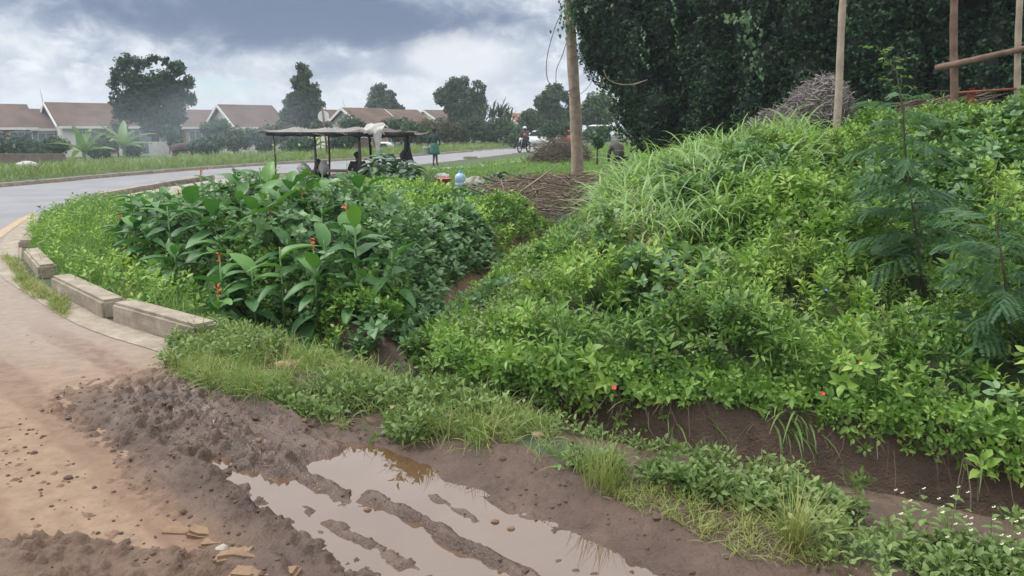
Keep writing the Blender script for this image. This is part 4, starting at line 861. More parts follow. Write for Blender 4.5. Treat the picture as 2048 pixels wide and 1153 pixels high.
# roots and clods on the ditch wall
seg = []
for k in range(150):
    t_ = rng.uniform(0, 1); x_ = np.interp(t_, [0, .12, .3, .6, .8, 1], [-.5, -.28, .32, 1.49, 2.6, 4.2]); y_ = np.interp(t_, [0, .12, .3, .6, .8, 1], [5.1, 4.8, 4.56, 4.22, 3.44, 2.55]) - rng.uniform(.0, .12); z_ = rng.uniform(-.15, .02); L_ = rng.uniform(.05, .25)
    q_ = np.array([x_, y_ - .02, z_]); seg.append((q_, q_ + np.array([rng.normal(0, .06), -.05 - .2 * L_, -L_]), rng.uniform(.001, .004)))
stickheap('roots', seg, M['twig'], 'thin brown roots and dead stems hanging down the far wall of the ditch', 'roots', (1.5, 4.2, 0))
bpy.data.objects['roots']['kind'] = 'stuff'
sm_ = []
for k in range(420):
    t_ = rng.uniform(0, 1); i_ = rng.uniform(-.42, .42); x_ = np.interp(t_, np.linspace(0, 1, 6), [p[0] for p in DITCH[3:9]]) ; y_ = np.interp(t_, np.linspace(0, 1, 6), [p[1] for p in DITCH[3:9]]); x_ += i_ * .6; y_ += i_ * .75; r__ = rng.uniform(.006, .02) * (1 if abs(i_) < .3 else .7)
    sm_.append((x_, y_, h1(x_, y_) + r__ * .3, r__))
bmc = bmesh.new()
for x_, y_, z_, r__ in sm_:
    for vv in bmesh.ops.create_icosphere(bmc, subdivisions=1, radius=r__)['verts']: vv.co = Vector((vv.co.x * rng.uniform(.7, 1.3) + x_, vv.co.y * rng.uniform(.7, 1.3) + y_, vv.co.z * rng.uniform(.5, 1) + z_))
M['clod'] = concrete('earth_clod', (.06, .036, .024), (.12, .075, .05), (.05, .03, .02)); tag(bobj('earth_clods', bmc, M['clod']), 'loose earth clods and grit on the walls and floor of the ditch', 'clods', None, 'stuff')
# grit and small clods over mud and dusty lane
bmc = bmesh.new(); xy_ = np.concatenate([samp([(-3.2, 5.0), (-1.9, 4.9), (.9, 2.5), (.2, 2.2), (-1.4, 2.4), (-2.6, 3.4)], 900), samp([(-4.5, 5.5), (-2.4, 5.1), (-1.6, 2.4), (-3.2, 2.4)], 90)])
for x_, y_ in xy_:
    r__ = rng.uniform(.003, .011) * (1 + 1.2 * (rng.uniform() > .93)); z_ = h1(x_, y_); z_ = max(z_, .003) if y_ > 2.3 and (.68 * x_ + .73 * y_) < 1.0 else z_
    if z_ < -.02: continue
    for vv in bmesh.ops.create_icosphere(bmc, subdivisions=1, radius=r__)['verts']: vv.co = Vector((vv.co.x * rng.uniform(.7, 1.4) + x_, vv.co.y * rng.uniform(.7, 1.4) + y_, vv.co.z * rng.uniform(.5, .9) + z_ + r__ * .2))
M['grit'] = concrete('mud_grit', (.055, .034, .025), (.13, .085, .06), (.05, .03, .02)); tag(bobj('mud_crumbs', bmc, M['grit']), 'small dark mud crumbs scattered over the lane and the ruts', 'crumbs', None, 'stuff')
hp = gp([(950, 425), (1030, 385), (1180, 374), (1270, 384), (1250, 420), (1190, 450), (1110, 478), (1040, 466), (970, 450)]); hl = G(1100, 420)
stickheap('stick_heap', heapsegs(hp, 1300, .7, .48, .003, .009, .4) + heapsegs(hp, 260, 1.2, .55, .006, .022, .2, .3, .8), M['redstick'], 'flattened heap of reddish dead stems and straw at the top of the gully', 'stick heap', (hl.x, hl.y, 0))
hs = gp([(1030, 376), (1270, 368), (1275, 385), (1060, 388)])
stickheap('straw_bundle', heapsegs(hs, 420, 1.8, .25, .005, .012, .05, 0.05, .12, .1), M['straw'], 'long pale stalks laid side by side at the foot of the utility pole', 'stalks', (G(1150, 376).x, G(1150, 376).y, 0))
pl = P(1075, 428, 12.4); q = P(1130, 440, 12.0); tube('log', [(-.35, .02, .02), (-.1, 0, .05), (.1, 0, .04), (.35, -.05, -.02)], [.035, .045, .042, .03], M['polepale']).location = pl
tag(bpy.data.objects['log'], 'pale curved log lying in the stick heap', 'log')
def board(u, v, Y, L, w_, th, rz, ry, m, name, lab, cat):
    bm = bmesh.new(); bmesh.ops.create_cube(bm, size=1); bmesh.ops.scale(bm, vec=(L, w_, th), verts=bm.verts); bmesh.ops.bevel(bm, geom=bm.edges[:], offset=th * .2, segments=1, affect='EDGES')
    o = bobj(name, bm, m); o.location = P(u, v, Y); o.rotation_euler = (0, ry, rz); return tag(o, lab, cat)
board(1026, 440, 11.6, .42, .07, .025, .5, -.35, M['polepale'], 'wood_offcut', 'short split wood offcut left of the curved log', 'wood piece')
M['rope'] = mat('blue_green_rope', (.12, .30, .33), .7, 12)
tube('rope', [tuple(P(u, v, 12.1)) for u, v in ((1090, 422), (1105, 430), (1120, 426), (1128, 436), (1112, 442), (1140, 446), (1148, 456))], [.009] * 7, M['rope'], None, 5); tag(bpy.data.objects['rope'], 'frayed blue green rope lying on the stick heap', 'rope')
# brush pile by the road, thorn pile behind the embankment
bp = [(G(1125, 305).x + math.cos(a) * 2.0, G(1125, 310).y - 8 + math.sin(a) * 1.5) for a in np.linspace(0, 6.28, 10)[:-1]]
c0 = Vector((np.mean([p[0] for p in bp]), np.mean([p[1] for p in bp]), 0))
Yb = 34.0; c0 = P(1125, 300, Yb); c0.z = 0; bp = [(c0.x + math.cos(a) * 1.35, Yb + math.sin(a) * 1.0) for a in np.linspace(0, 6.28, 12)[:-1]]
def dome(c0, rx, ry, hz_, n, L, r0, r1):
    out = []
    for k in range(n):
        a = rng.uniform(0, 6.28); q = math.sqrt(rng.uniform(0, 1)); x, y = c0[0] + rx * q * math.cos(a), c0[1] + ry * q * math.sin(a); zt = hz_ * math.sqrt(max(0, 1 - q * q)) * (.75 + .4 * float(vn(np.array([x * 2.]), np.array([y * 2.]), 5)[0])); z = h1(x, y) + rng.uniform(.3, 1) * zt
        d = rng.normal(0, 1, 3); d[2] *= .7; d /= np.linalg.norm(d); l = L * rng.uniform(.3, 1.1); c = np.array([x, y, max(z, h1(x, y) + .04)]); out.append((c - d * l / 2, c + d * l / 2, rng.uniform(r0, r1)))
    return out
stickheap('brush_pile', dome(c0, 1.35, 1.0, 1.25, 900, .9, .007, .02) + dome(c0 + Vector((-1.0, -.2, 0)), .8, .7, .45, 200, .8, .006, .015), M['twig'], 'rounded pile of brown cut branches beside the main road', 'brush pile', tuple(c0))
for (u, v, Y, rx, hz_, n, lab) in [(1630, 240, 10.6, .52, .72, 1900, 'taller mound of grey thorny twigs behind the embankment'), (1545, 262, 10.3, .42, .42, 1100, 'lower left mound of grey thorny twigs behind the embankment')]:
    c0 = P(u, v, Y); zz0 = c0.z - h1(c0.x, c0.y) - .1
    sg = dome(c0, rx, .45, hz_, n, .2, .004, .009); sg = [(a + np.array([0, 0, zz0]), b + np.array([0, 0, zz0]), r_) for a, b, r_ in sg]
    stickheap('thorn_pile', sg, M['thorn'], lab, 'thorn pile', tuple(c0))
c0 = P(1850, 222, 10.2); sg = [((c0.x + rng.uniform(-.5, .4), c0.y + rng.uniform(-.2, .2), c0.z + rng.uniform(-.2, .12)), 0, 0) for k in range(160)]
sg = [(np.array(a), np.array(a) + np.array([rng.uniform(.3, .7), rng.normal(0, .1), rng.uniform(-.02, .18)]), rng.uniform(.004, .012)) for a, _, _ in sg]
stickheap('dry_brush', sg, M['twig'], 'low heap of dry brown branches on the crest by the wooden frame', 'dry branches', tuple(c0))

# ------------------------------------------------------------------ poles, frame, cables
def wpole(name, a, b, r0, r1, m, label, cat, parent=None, segs=14):
    a, b = Vector(a), Vector(b); pts = []; rd = []
    for i in range(segs + 1):
        t = i / segs; p = a.lerp(b, t); pts.append(p - a + Vector((math.sin(t * 7) * r0 * .12, math.cos(t * 9 + 1) * r0 * .12, 0))); rd.append((r0 + (r1 - r0) * t) * (1 + .05 * math.sin(i * 2.3)))
    o = tube(name, pts, rd, m, parent, 14); o.location = a
    if label: tag(o, label, cat)
    return o
b0 = P(1156, 366, 22.0); t0 = P(1140, 0, 22.0); b0.z = h1(b0.x, b0.y) - .2; d = (t0 - b0); t1 = b0 + d * 1.55
wpole('utility_pole', b0, t1, .185, .12, M['pole'], 'thick weathered wooden utility pole standing in the grass left of the dark hedge', 'utility pole')
b0 = P(1675, 250, 9.6); b0.z = h1(b0.x, b0.y) - .1; t0 = P(1687, 0, 9.6); wpole('wooden_post', b0, b0.lerp(t0, 1.0) + (t0 - b0) * .4, .048, .038, M['polepale'], 'tall thin peeled post standing behind the thorn pile', 'post')
fr = empty('rail_fence', P(1915, 215, 9.8), 'rough wooden fence of posts and cross rails in front of the hedge at right', 'fence'); fo = fr.location
def fpole(nm, a, b, r0, r1, m): o = wpole(nm, Vector(a) - fo, Vector(b) - fo, r0, r1, m, None, None, fr); return o
a = P(1916, 215, 9.8); a.z -= .5; fpole('post', a, P(1910, -90, 9.8), .05, .042, M['rail']); a = P(2040, 250, 9.7); a.z -= .5; fpole('post', a, P(2043, -90, 9.7), .04, .035, M['polepale'])
fpole('rail', P(1872, 137, 9.66), P(2075, 92, 9.62), .042, .036, M['rail']); fpole('rail', P(1918, 186, 9.7), P(2060, 176, 9.68), .016, .013, M['redwood'])
board(1941, 200, 9.75, .07, .05, .3, 0, 0, M['redwood'], 'short_post', 'short red brown post stub under the wooden rail', 'post')
def cable(pix, Y, r_, lab, m='cable'):
    pts = [Vector(p) for p in [P(u, v, Y) for u, v in pix]]; out = []
    Q = [pts[0]] + pts + [pts[-1]]
    for i in range(1, len(Q) - 2):
        for k in range(5):
            t = k / 5; p0, p1, p2_, p3 = Q[i - 1:i + 3]; out.append(.5 * (2 * p1 + (p2_ - p0) * t + (2 * p0 - 5 * p1 + 4 * p2_ - p3) * t * t + (3 * p1 - p0 - 3 * p2_ + p3) * t ** 3))
    out.append(pts[-1]); o0 = out[0].copy(); o = tube('cable', [p - o0 for p in out], [r_] * len(out), M[m], None, 6); o.location = o0; tag(o, lab, 'cable')
cable([(1128, 20), (1112, 50), (1095, 110), (1094, 155), (1110, 180), (1135, 183), (1150, 172)], 21.8, .012, 'longest drooping cable loop hanging left of the utility pole')
cable([(1140, 60), (1125, 110), (1113, 140), (1112, 170)], 21.8, .011, 'short cable hanging close against the left of the utility pole')
cable([(1138, 190), (1150, 195), (1180, 170), (1200, 120)], 21.8, .008, 'thin cable passing behind the utility pole into the leaves')
cable([(1207, 140), (1215, 158), (1235, 168), (1265, 169), (1295, 160)], 17.5, .010, 'pale cable loop hanging in front of the dark hedge', 'pole')

# ------------------------------------------------------------------ dark creeper hedge trees
KT = [combine([(KO, rot(k * 2.1, .3 - .5 * k / 4, .2 * k), 1, (0, 0, .2 * k), (k - 2) * .15) for k in range(5)]), combine([(KH, rot(k * 2.1 + 1, .1 - .5 * k / 4, -.2 * k), 1, (0, 0, .15 * k), (k - 2) * .15) for k in range(4)])]
def foliage(blobs, per, size, jit=.7, shell=.5, drop=0.):
    ps, us = [], []
    for (cx, cy, cz, rx, ry, rz_) in blobs:
        n = max(8, int(per * (rx * rz_ + rx * ry + ry * rz_) / 3)); d = rng.normal(0, 1, (n, 3)); d /= np.linalg.norm(d, axis=1)[:, None]
        q = (shell + (1 - shell) * rng.uniform(0, 1, n) ** .6)[:, None] * (.85 + .3 * rng.uniform(0, 1, (n, 1))); ps.append(d * q * np.array([rx, ry, rz_]) + np.array([cx, cy, cz])); us.append(d * .8 + np.array([0, 0, .5 - drop]))
    ps = np.concatenate(ps); us = np.concatenate(us); return scatter(KT, ps, us, size * .7, size * 1.3, jit)
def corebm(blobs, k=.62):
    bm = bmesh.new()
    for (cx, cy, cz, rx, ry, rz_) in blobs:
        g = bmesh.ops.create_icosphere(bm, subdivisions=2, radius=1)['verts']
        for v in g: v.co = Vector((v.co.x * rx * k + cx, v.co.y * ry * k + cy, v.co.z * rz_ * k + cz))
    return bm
def hedge_tree(name, xs, label, seedbl, trunk):
    rr = random.Random(seedbl); blobs = []
    for x, y, z0, z1, rad in xs:
        z = z0
        while z < z1:
            for q_ in range(2): blobs.append((x + rr.uniform(-.8, .8), y - rad * .75 + rr.uniform(-.3, .2), z + rr.uniform(-.1, .6), rr.uniform(.25, .5), .35, rr.uniform(.5, 1.0)))
            blobs.append((x + rr.uniform(-.35, .35), y + rr.uniform(-.4, .4), z, rad * rr.uniform(.75, 1.1), rad * rr.uniform(.7, 1.), rad * rr.uniform(.8, 1.15))); z += rad * .75
    tz = h1(trunk[0], trunk[1]); root = empty(name, (trunk[0], trunk[1], tz), label, 'tree', 'creeper covered trees forming the dark hedge')
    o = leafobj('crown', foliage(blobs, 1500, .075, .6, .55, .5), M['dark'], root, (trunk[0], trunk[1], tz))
    # added near-black core of ellipsoids, blocks the sky through gaps in the crown
    cb = corebm(blobs, .74); bmesh.ops.translate(cb, vec=(-trunk[0], -trunk[1], -tz), verts=cb.verts); bobj('dark_core', cb, M['darkcore'], root)
    tube('trunk', [(0, 0, 0), (.1, 0, 2), (0, .1, 5)], [.25, .2, .14], M['bark'], root, 10)
M['darkcore'] = mat('dark_core_fill', (.006, .012, .008), .95, 6, .4)
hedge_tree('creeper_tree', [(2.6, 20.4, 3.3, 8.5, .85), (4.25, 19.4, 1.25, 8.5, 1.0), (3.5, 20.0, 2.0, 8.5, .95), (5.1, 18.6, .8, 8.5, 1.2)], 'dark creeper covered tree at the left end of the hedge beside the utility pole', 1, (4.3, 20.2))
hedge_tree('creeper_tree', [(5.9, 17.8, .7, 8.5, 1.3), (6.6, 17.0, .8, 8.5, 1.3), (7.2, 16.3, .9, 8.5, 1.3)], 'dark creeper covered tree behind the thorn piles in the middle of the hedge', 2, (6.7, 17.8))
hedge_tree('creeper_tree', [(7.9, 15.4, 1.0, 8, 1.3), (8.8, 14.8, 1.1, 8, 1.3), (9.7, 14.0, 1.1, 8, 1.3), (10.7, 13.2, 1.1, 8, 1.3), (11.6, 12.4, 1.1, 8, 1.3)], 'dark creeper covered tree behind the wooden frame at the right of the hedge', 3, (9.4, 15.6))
# hanging vines with larger leaves
def vine(u, v0, v1, Y, lab, n=26, sz=.10, wob=.05, m='vine'):
    a, b = P(u, v0, Y), P(u + 6, v1, Y); pt = []; r = random.Random(u)
    for k in range(n):
        t = k / n; p = a.lerp(b, t) - a; pt.append((LH, rot(r.uniform(-.9, .9) + PI, r.uniform(-1.3, -.6)), sz * r.uniform(.6, 1.1), (p.x + r.gauss(0, wob), p.y - .1 + r.gauss(0, wob), p.z), r.uniform(-.4, .4)))
    V, Fq, J = combine(pt); o = npmesh('vine', V, Fq, M[m], None, np.clip(.5 + J * .6, 0, 1)); o.location = a; tag(o, lab, 'vine')
vine(1138, -60, 60, 21.6, 'leafy vine wrapping the top left of the utility pole', 150, .12, .2); vine(1165, -60, 90, 21.7, 'leafy vine hanging at the right of the utility pole top', 260, .12, .30); vine(1200, -40, 70, 20.0, 'heart leaved vine spreading over the upper left of the hedge', 220, .13, .5)
vine(1345, 0, 110, 16.6, 'single thin vine with round leaves dangling in front of the hedge', 14, .11, .03); vine(1500, 20, 160, 14.6, 'paler leafy vine trailing down the middle of the hedge', 60, .10, .12); vine(1460, 30, 45, 14.8, 'pale vine leaves at the top of the hedge left of the trailing vine', 30, .10, .25)
vine(1215, 150, 270, 19.4, 'grey green vine hanging low on the left end of the hedge', 110, .09, .22); vine(1285, 60, 140, 18.2, 'short vine with pale leaf tips in the upper left of the hedge', 16, .1, .06)
# low dark leaves by the bending person
# ------------------------------------------------------------------ far trees
def tree(name, u, vb, Y, blobs, m, label, cat='tree', per=260, size=.16, trunk=.18, jit=.7, core=.62, shell=.5, drop=0, grp=None, lean=0):
    b0 = P(u, vb, Y); b0.z = h1(b0.x, b0.y); root = empty(name, b0, label, cat, grp); bl = []
    k = Y / F
    top = 0
    for (du, v, r_, *e) in blobs:
        ry = e[0] if e else 1.0; z = P(u + du, v, Y).z - b0.z; bl.append((du * k, random.uniform(-.3, .3) * r_ * k, z, r_ * k, r_ * k * .9, r_ * k * ry)); top = max(top, z)
    leafobj('crown', foliage(bl, per, size, jit, shell, drop), m, root)
    if core: bobj('dark_core', corebm(bl, core), M['corefar'], root)  # dark balls added inside the crown to block the sky behind
    if trunk: tube('trunk', [(0, 0, -.2), (lean * .5, 0, top * .45), (lean, 0, top * .8)], [trunk, trunk * .8, trunk * .4], M['bark'], root, 8)
    return root
M['corefar'] = mat('far_core_fill', (.02, .032, .018), .9, 4, .3)
rb = random.Random(4)
def puffs(shape, n, r0, r1, seed):
    r = random.Random(seed); out = []
    while len(out) < n:
        x, y = r.uniform(-1, 1), r.uniform(-1, 1); q = shape(x, y)
        if q: out.append((q[0], q[1], r.uniform(r0, r1)))
    return out
big = puffs(lambda x, y: (x * 60, 198 + y * 56) if x * x + y * y < 1 else None, 34, 15, 24, 1) + [(-62, 148, 12), (-48, 130, 13), (-38, 122, 12), (-20, 128, 12), (-68, 168, 11), (74, 165, 12), (76, 200, 13), (60, 140, 10), (34, 124, 8), (18, 116, 7), (6, 118, 6), (46, 137, 9), (58, 132, 9), (-4, 126, 9), (20, 245, 16), (-10, 250, 16)]
tree('broadleaf_tree', 312, 290, 52, big, M['tree1'], 'large round dark green tree rising between the houses at left', per=230, size=.22, trunk=.28)
con = []
for i in range(14):
    t = i / 13; wv = 6 + 42 * t ** .8
    for k in range(2 + int(4 * t)): con.append((random.uniform(-1, 1) * wv * .8, 138 + 108 * t + random.uniform(-5, 5), 8 + 6 * t))
tree('conifer_tree', 612, 300, 66, con, M['tree2'], 'tall cone shaped grey green tree behind the stall roof', per=260, size=.24, trunk=.25)
tree('eucalyptus_tree', 765, 260, 105, [(0, 175, 10, .5), (-14, 180, 6, .5), (16, 186, 6, .5), (22, 192, 5), (-4, 200, 20), (4, 214, 24), (-12, 215, 16), (28, 216, 7), (36, 219, 6), (24, 210, 8), (12, 205, 12)], M['tree2'], 'small eucalyptus with ragged top behind the house roofs', per=200, size=.34, trunk=.3)
tree('leafy_tree', 925, 290, 80, puffs(lambda x, y: (x * 42, 205 + y * 42) if x * x + y * y < 1 else None, 24, 10, 16, 6) + [(-42, 193, 9), (-12, 166, 8), (6, 162, 8), (28, 170, 7), (40, 176, 6), (36, 190, 8), (-28, 180, 8)], M['tree2'], 'airy grey green tree left of the spiky plants', per=220, size=.28, trunk=.3, core=.35)
tree('leafy_tree', 1100, 290, 76, puffs(lambda x, y: (x * 44, 232 + y * 34) if x * x + y * y < 1 else None, 22, 11, 18, 7) + [(0, 180, 10), (12, 176, 9), (22, 190, 12), (-8, 195, 12), (34, 200, 10)], M['tree3'], 'tall leafy tree just left of the utility pole', per=220, size=.26, trunk=.3)
tree('leafy_tree', 1190, 290, 70, puffs(lambda x, y: (x * 30, 225 + y * 30) if x * x + y * y < 1 else None, 12, 12, 18, 8), M['tree3'], 'leafy tree seen between the utility pole and the hedge', per=220, size=.26, trunk=.3)
# spiky palms
def spiky(u, vt, vb, Y, n, L, lab):
    b0 = P(u, vb, Y); b0.z = h1(b0.x, b0.y); zt = P(u, vt, Y).z - b0.z; root = empty('palm', b0, lab, 'palm'); pt = []
    for k in range(n):
        yaw = random.uniform(0, 6.28); pt.append((leafT(1, .14, 5, .2, .25, 'lance'), rot(yaw, random.uniform(.5, 1.5)), L * random.uniform(.7, 1.1), (random.uniform(-.3, .3), 0, zt - L * .9 + random.uniform(-.6, .2)), random.uniform(-.4, .4)))
    V, Fq, J = combine(pt); npmesh('fronds', V, Fq, M['tree2'], root, np.clip(.5 + J, 0, 1)); tube('trunk', [(0, 0, 0), (0, 0, zt - L * .8)], [.15, .1], M['bark'], root)
for u, vt, L, lab in [(968, 208, 1.5, 'leftmost spiky palm right of the airy tree'), (985, 204, 1.5, 'second spiky palm, slightly taller'), (1002, 202, 1.7, 'tallest pointed spiky palm'), (1018, 212, 1.5, 'rightmost spiky palm with spread fronds')]: spiky(u, vt, 285, 78, 26, L, lab)
# bushes along the houses
def bush(u, v, Y, ru, rv, m, lab, n=9, seed=0, size=.16, per=260):
    bl = [(0, v, ru * .5)] ; r = random.Random(seed + int(u))
    for k in range(n): a = r.uniform(0, 6.28); q = math.sqrt(r.uniform(.1, 1)); bl.append((math.cos(a) * ru * q * .75, v + math.sin(a) * rv * q * .7, r.uniform(.28, .48) * min(ru, rv * 1.6)))
    tree('bush', u, v + rv, Y, bl, M[m], lab, 'bush', per, size, .05, core=.62)
for a in [(30, 300, 46, 62, 24, 'tree1', 'dark blue green bush at the far left below the houses'), (110, 296, 48, 45, 20, 'bush', 'dark bush in front of the second house at left'), (60, 315, 42, 60, 14, 'tree1', 'low dark bush along the brown wall at far left'),
          (235, 268, 50, 34, 28, 'bushdry', 'brownish bush between the two banana plants'), (205, 300, 44, 40, 18, 'bush', 'low green bush behind the left banana plant'), (275, 295, 45, 28, 18, 'bush', 'green bush right of the large banana plant'),
          (345, 275, 47, 22, 22, 'bush', 'pale bush beside the white block wall'), (430, 262, 50, 34, 26, 'tree3', 'rounded leafy tree like bush in front of the white gabled house'), (405, 295, 44, 34, 16, 'bush', 'low green bush right of the brown cow'),
          (470, 285, 46, 44, 22, 'tree3', 'wide dark bush left of the stall'), (530, 280, 47, 44, 22, 'tree3', 'dark bush behind the left end of the stall'), (575, 268, 50, 30, 20, 'bushdry', 'yellow flecked bush behind the stall roof'), (600, 290, 46, 34, 18, 'bush', 'green bush seen between the stall posts'),
          (690, 280, 50, 40, 22, 'bush', 'dark bush behind the middle of the stall'), (700, 250, 60, 40, 12, 'tree3', 'leafy bush above the stall roof right of the conifer'), (640, 255, 58, 30, 14, 'tree3', 'leafy bush around the back of the road sign'), (790, 262, 60, 40, 22, 'tree3', 'dark bush in front of the grey roofs'), (835, 272, 58, 36, 22, 'tree3', 'dark bush left of the schoolgirl\'s head'),
          (880, 262, 64, 40, 26, 'bushdry', 'thin brownish bush behind the schoolgirl'), (935, 262, 66, 50, 24, 'tree2', 'wide grey green bush under the airy tree'), (1000, 262, 66, 46, 26, 'tree3', 'dark bush below the spiky palms'), (1030, 280, 60, 30, 12, 'bush', 'low pale bush left of the motorcyclist'),
          (1060, 245, 70, 36, 22, 'tree3', 'tall bush above the motorcyclist'), (1110, 262, 60, 40, 18, 'bush', 'bush behind the white car by the utility pole'), (1190, 270, 56, 30, 16, 'bush', 'bush between the utility pole and the hedge'), (1195, 285, 30, 8, 10, 'bush', 'small dark shrub in the field right of the brush pile')]:
    bush(*a)
# banana plants
def banana(u, v, Y, s, lab, seed):
    b0 = P(u, v, Y); b0.z = h1(b0.x, b0.y); r = random.Random(seed); root = empty('banana_plant', b0, lab, 'banana plant'); pt = []
    for k in range(9):
        pt.append((leafT(1, .26, 7, .3, r.uniform(.3, .9), 'paddle', k), rot(k * 2.4, r.uniform(.3, 1.3)), 1.7 * s * r.uniform(.7, 1.1), (0, 0, .9 * s), r.uniform(-.4, .4)))
    V, Fq, J = combine(pt); npmesh('leaves', V, Fq, M['banana'], root, np.clip(.5 + J, 0, 1)); tube('trunk', [(0, 0, 0), (0, 0, 1.0 * s)], [.12 * s, .07 * s], M['stem'], root)
banana(168, 315, 41, .95, 'smaller banana plant with drooping leaves near the brown wall', 1); banana(248, 305, 43, 1.15, 'larger banana plant with a bright upright leaf at left', 2); banana(628, 262, 56, .8, 'banana leaves rising left of the road sign', 3)

# ------------------------------------------------------------------ houses
def tiles(name, base):
    m = bpy.data.materials.new(name); m.use_nodes = True; t = m.node_tree; b = t.nodes['Principled BSDF']; tcn = N(t, 'ShaderNodeTexCoord')
    geo = N(t, 'ShaderNodeNewGeometry'); n1 = noise(t, geo.outputs['Position'], .7, 5, .6); c = ramp(t, n1, [(.35, tuple(x * .75 for x in base)), (.65, tuple(x * 1.35 for x in base))])
    wv = N(t, 'ShaderNodeTexWave', wave_type='BANDS', bands_direction='Z'); wv.inputs['Scale'].default_value = 3.5; wv.inputs['Distortion'].default_value = .6; t.links.new(tcn.outputs['Object'], wv.inputs[0])
    c = mixc(t, mth(t, 'MULTIPLY', wv.outputs[1], .35), c, mixc(t, 1., c, (.6, .6, .6), 'MULTIPLY')); t.links.new(c, b.inputs['Base Color']); b.inputs['Roughness'].default_value = .9; return m
RB = tiles('brown_roof_tile', (.105, .066, .048)); RR = tiles('rusty_roof_tile', (.20, .09, .045)); RG = tiles('grey_brown_roof_tile', (.13, .10, .08))
M['cream'] = mat('cream_wall', (.62, .60, .55), .85, 1.5, .12); M['terra'] = mat('terracotta_panel', (.38, .16, .09), .85, 2, .2); M['tanwall'] = mat('tan_wall', (.40, .31, .2), .85, 2, .2); M['barge'] = mat('white_board', (.66, .66, .64), .7, 3, .1); M['pane'] = mat('window_pane', (.16, .18, .21), .25, 2, .4)
def boxo(name, c, s, m, parent, rz=0):
    bm = bmesh.new(); bmesh.ops.create_cube(bm, size=1); bmesh.ops.scale(bm, vec=s, verts=bm.verts); o = bobj(name, bm, m, parent); o.location = c; o.rotation_euler = (0, 0, rz); return o
def house(u, vr, Y, L, D, rot_, roofm, lab, rise=1.55, panel='terra', wallm='cream'):
    """u, vr: picture position of the near (left) end of the ridge"""
    r0 = P(u, vr, Y); zr = r0.z; g = h1(r0.x, r0.y); ze = zr - rise
    root = empty('house', (r0.x, r0.y, g), lab, 'house', 'tiled bungalows behind the road', rot_); Zr = zr - g; Ze = ze - g
    # local x along the ridge (away to the right), -y to the front
    bm = bmesh.new(); prof = [(-D / 2, 0), (-D / 2, Ze), (0, Zr - .08), (D / 2, Ze), (D / 2, 0)]
    a = [bm.verts.new((0.25, y, z)) for y, z in prof]; b = [bm.verts.new((L - .25, y, z)) for y, z in prof]
    bm.faces.new(a[::-1]); bm.faces.new(b)
    for i in range(5): j = (i + 1) % 5; bm.faces.new((a[i], a[j], b[j], b[i]))
    bmesh.ops.recalc_face_normals(bm, faces=bm.faces[:]); bobj('wall', bm, M[wallm], root)
    bm = bmesh.new(); ov = .45; sl_ = rise / (D / 2)
    pr = [(-D / 2 - ov, Ze - ov * sl_), (0, Zr), (D / 2 + ov, Ze - ov * sl_), (D / 2 + ov, Ze - ov * sl_ + .1), (0, Zr + .13), (-D / 2 - ov, Ze - ov * sl_ + .1)]
    a = [bm.verts.new((-.15, y, z)) for y, z in pr]; b = [bm.verts.new((L + .15, y, z)) for y, z in pr]
    bm.faces.new(a[::-1]); bm.faces.new(b)
    for i in range(6): j = (i + 1) % 6; bm.faces.new((a[i], a[j], b[j], b[i]))
    bmesh.ops.recalc_face_normals(bm, faces=bm.faces[:]); ro = bobj('roof', bm, roofm, root)
    for sd in (-1, 1):
        bm = bmesh.new(); q = [(sd * (D / 2 + ov), Ze - ov * sl_ - .14), (sd * (D / 2 + ov), Ze - ov * sl_ + .11), (0, Zr + .14), (0, Zr - .12)]
        a = [bm.verts.new((-.21, y, z)) for y, z in q]; b = [bm.verts.new((-.155, y, z)) for y, z in q]; bm.faces.new(a); bm.faces.new(b[::-1])
        for i in range(4): j = (i + 1) % 4; bm.faces.new((a[i], a[j], b[j], b[i]))
        bmesh.ops.recalc_face_normals(bm, faces=bm.faces[:]); bobj('bargeboard', bm, M['barge'], root)
    boxo('fascia', (L / 2, -D / 2 - ov - .02, Ze - ov * sl_ + .0), (L + .3, .04, .18), M['barge'], root)
    zc = Ze - 1.05
    for k, (xc, wd_) in enumerate(((L * .28, 1.7), (L * .76, 1.5))):
        wf = boxo('window', (xc, -D / 2 - .02, zc), (wd_, .08, 1.25), M['barge'], root)
        for s_k in (-1, 0, 1): boxo('pane', (s_k * wd_ / 3.1, -.045, 0), (wd_ / 3.5, .03, 1.08), M['pane'], wf)
    boxo('panel', (L * .52, -D / 2 - .015, Ze - 1.2), (1.2, .05, 2.2), M[panel], root)
    boxo('door', (L * .93, -D / 2 - .02, Ze - 1.3), (.75, .07, 2.0), M['pane'], root)
    return root
A = R(42)
house(-80, 210, 58, 4.2, 6.2, A, RB, 'leftmost bungalow cut by the picture edge, brown roof'); house(46, 221, 60.5, 4.0, 5.6, A, RB, 'lower brown roofed bungalow second from the left', 1.3)
house(92, 208, 60, 6.6, 6.6, A, RB, 'wide brown roofed bungalow left of the big round tree', 1.6); house(196, 220, 63.5, 3.4, 5.4, A, RR, 'bungalow with a rusty red patched roof left of the round tree', 1.5)
house(243, 216, 66, 3.6, 5.8, A, RG, 'bungalow with white gable boards behind the round tree', 1.4); house(340, 222, 68, 4.6, 5.8, A, RB, 'low bungalow with tan wall just right of the round tree', 1.3, 'tanwall', 'tanwall')
house(437, 212, 66, 4.7, 6.2, A, RB, 'white gabled bungalow between the round tree and the conifer', 1.65); house(640, 222, 80, 4, 5.6, A, RB, 'brown roof partly hidden by the conifer', 1.3)
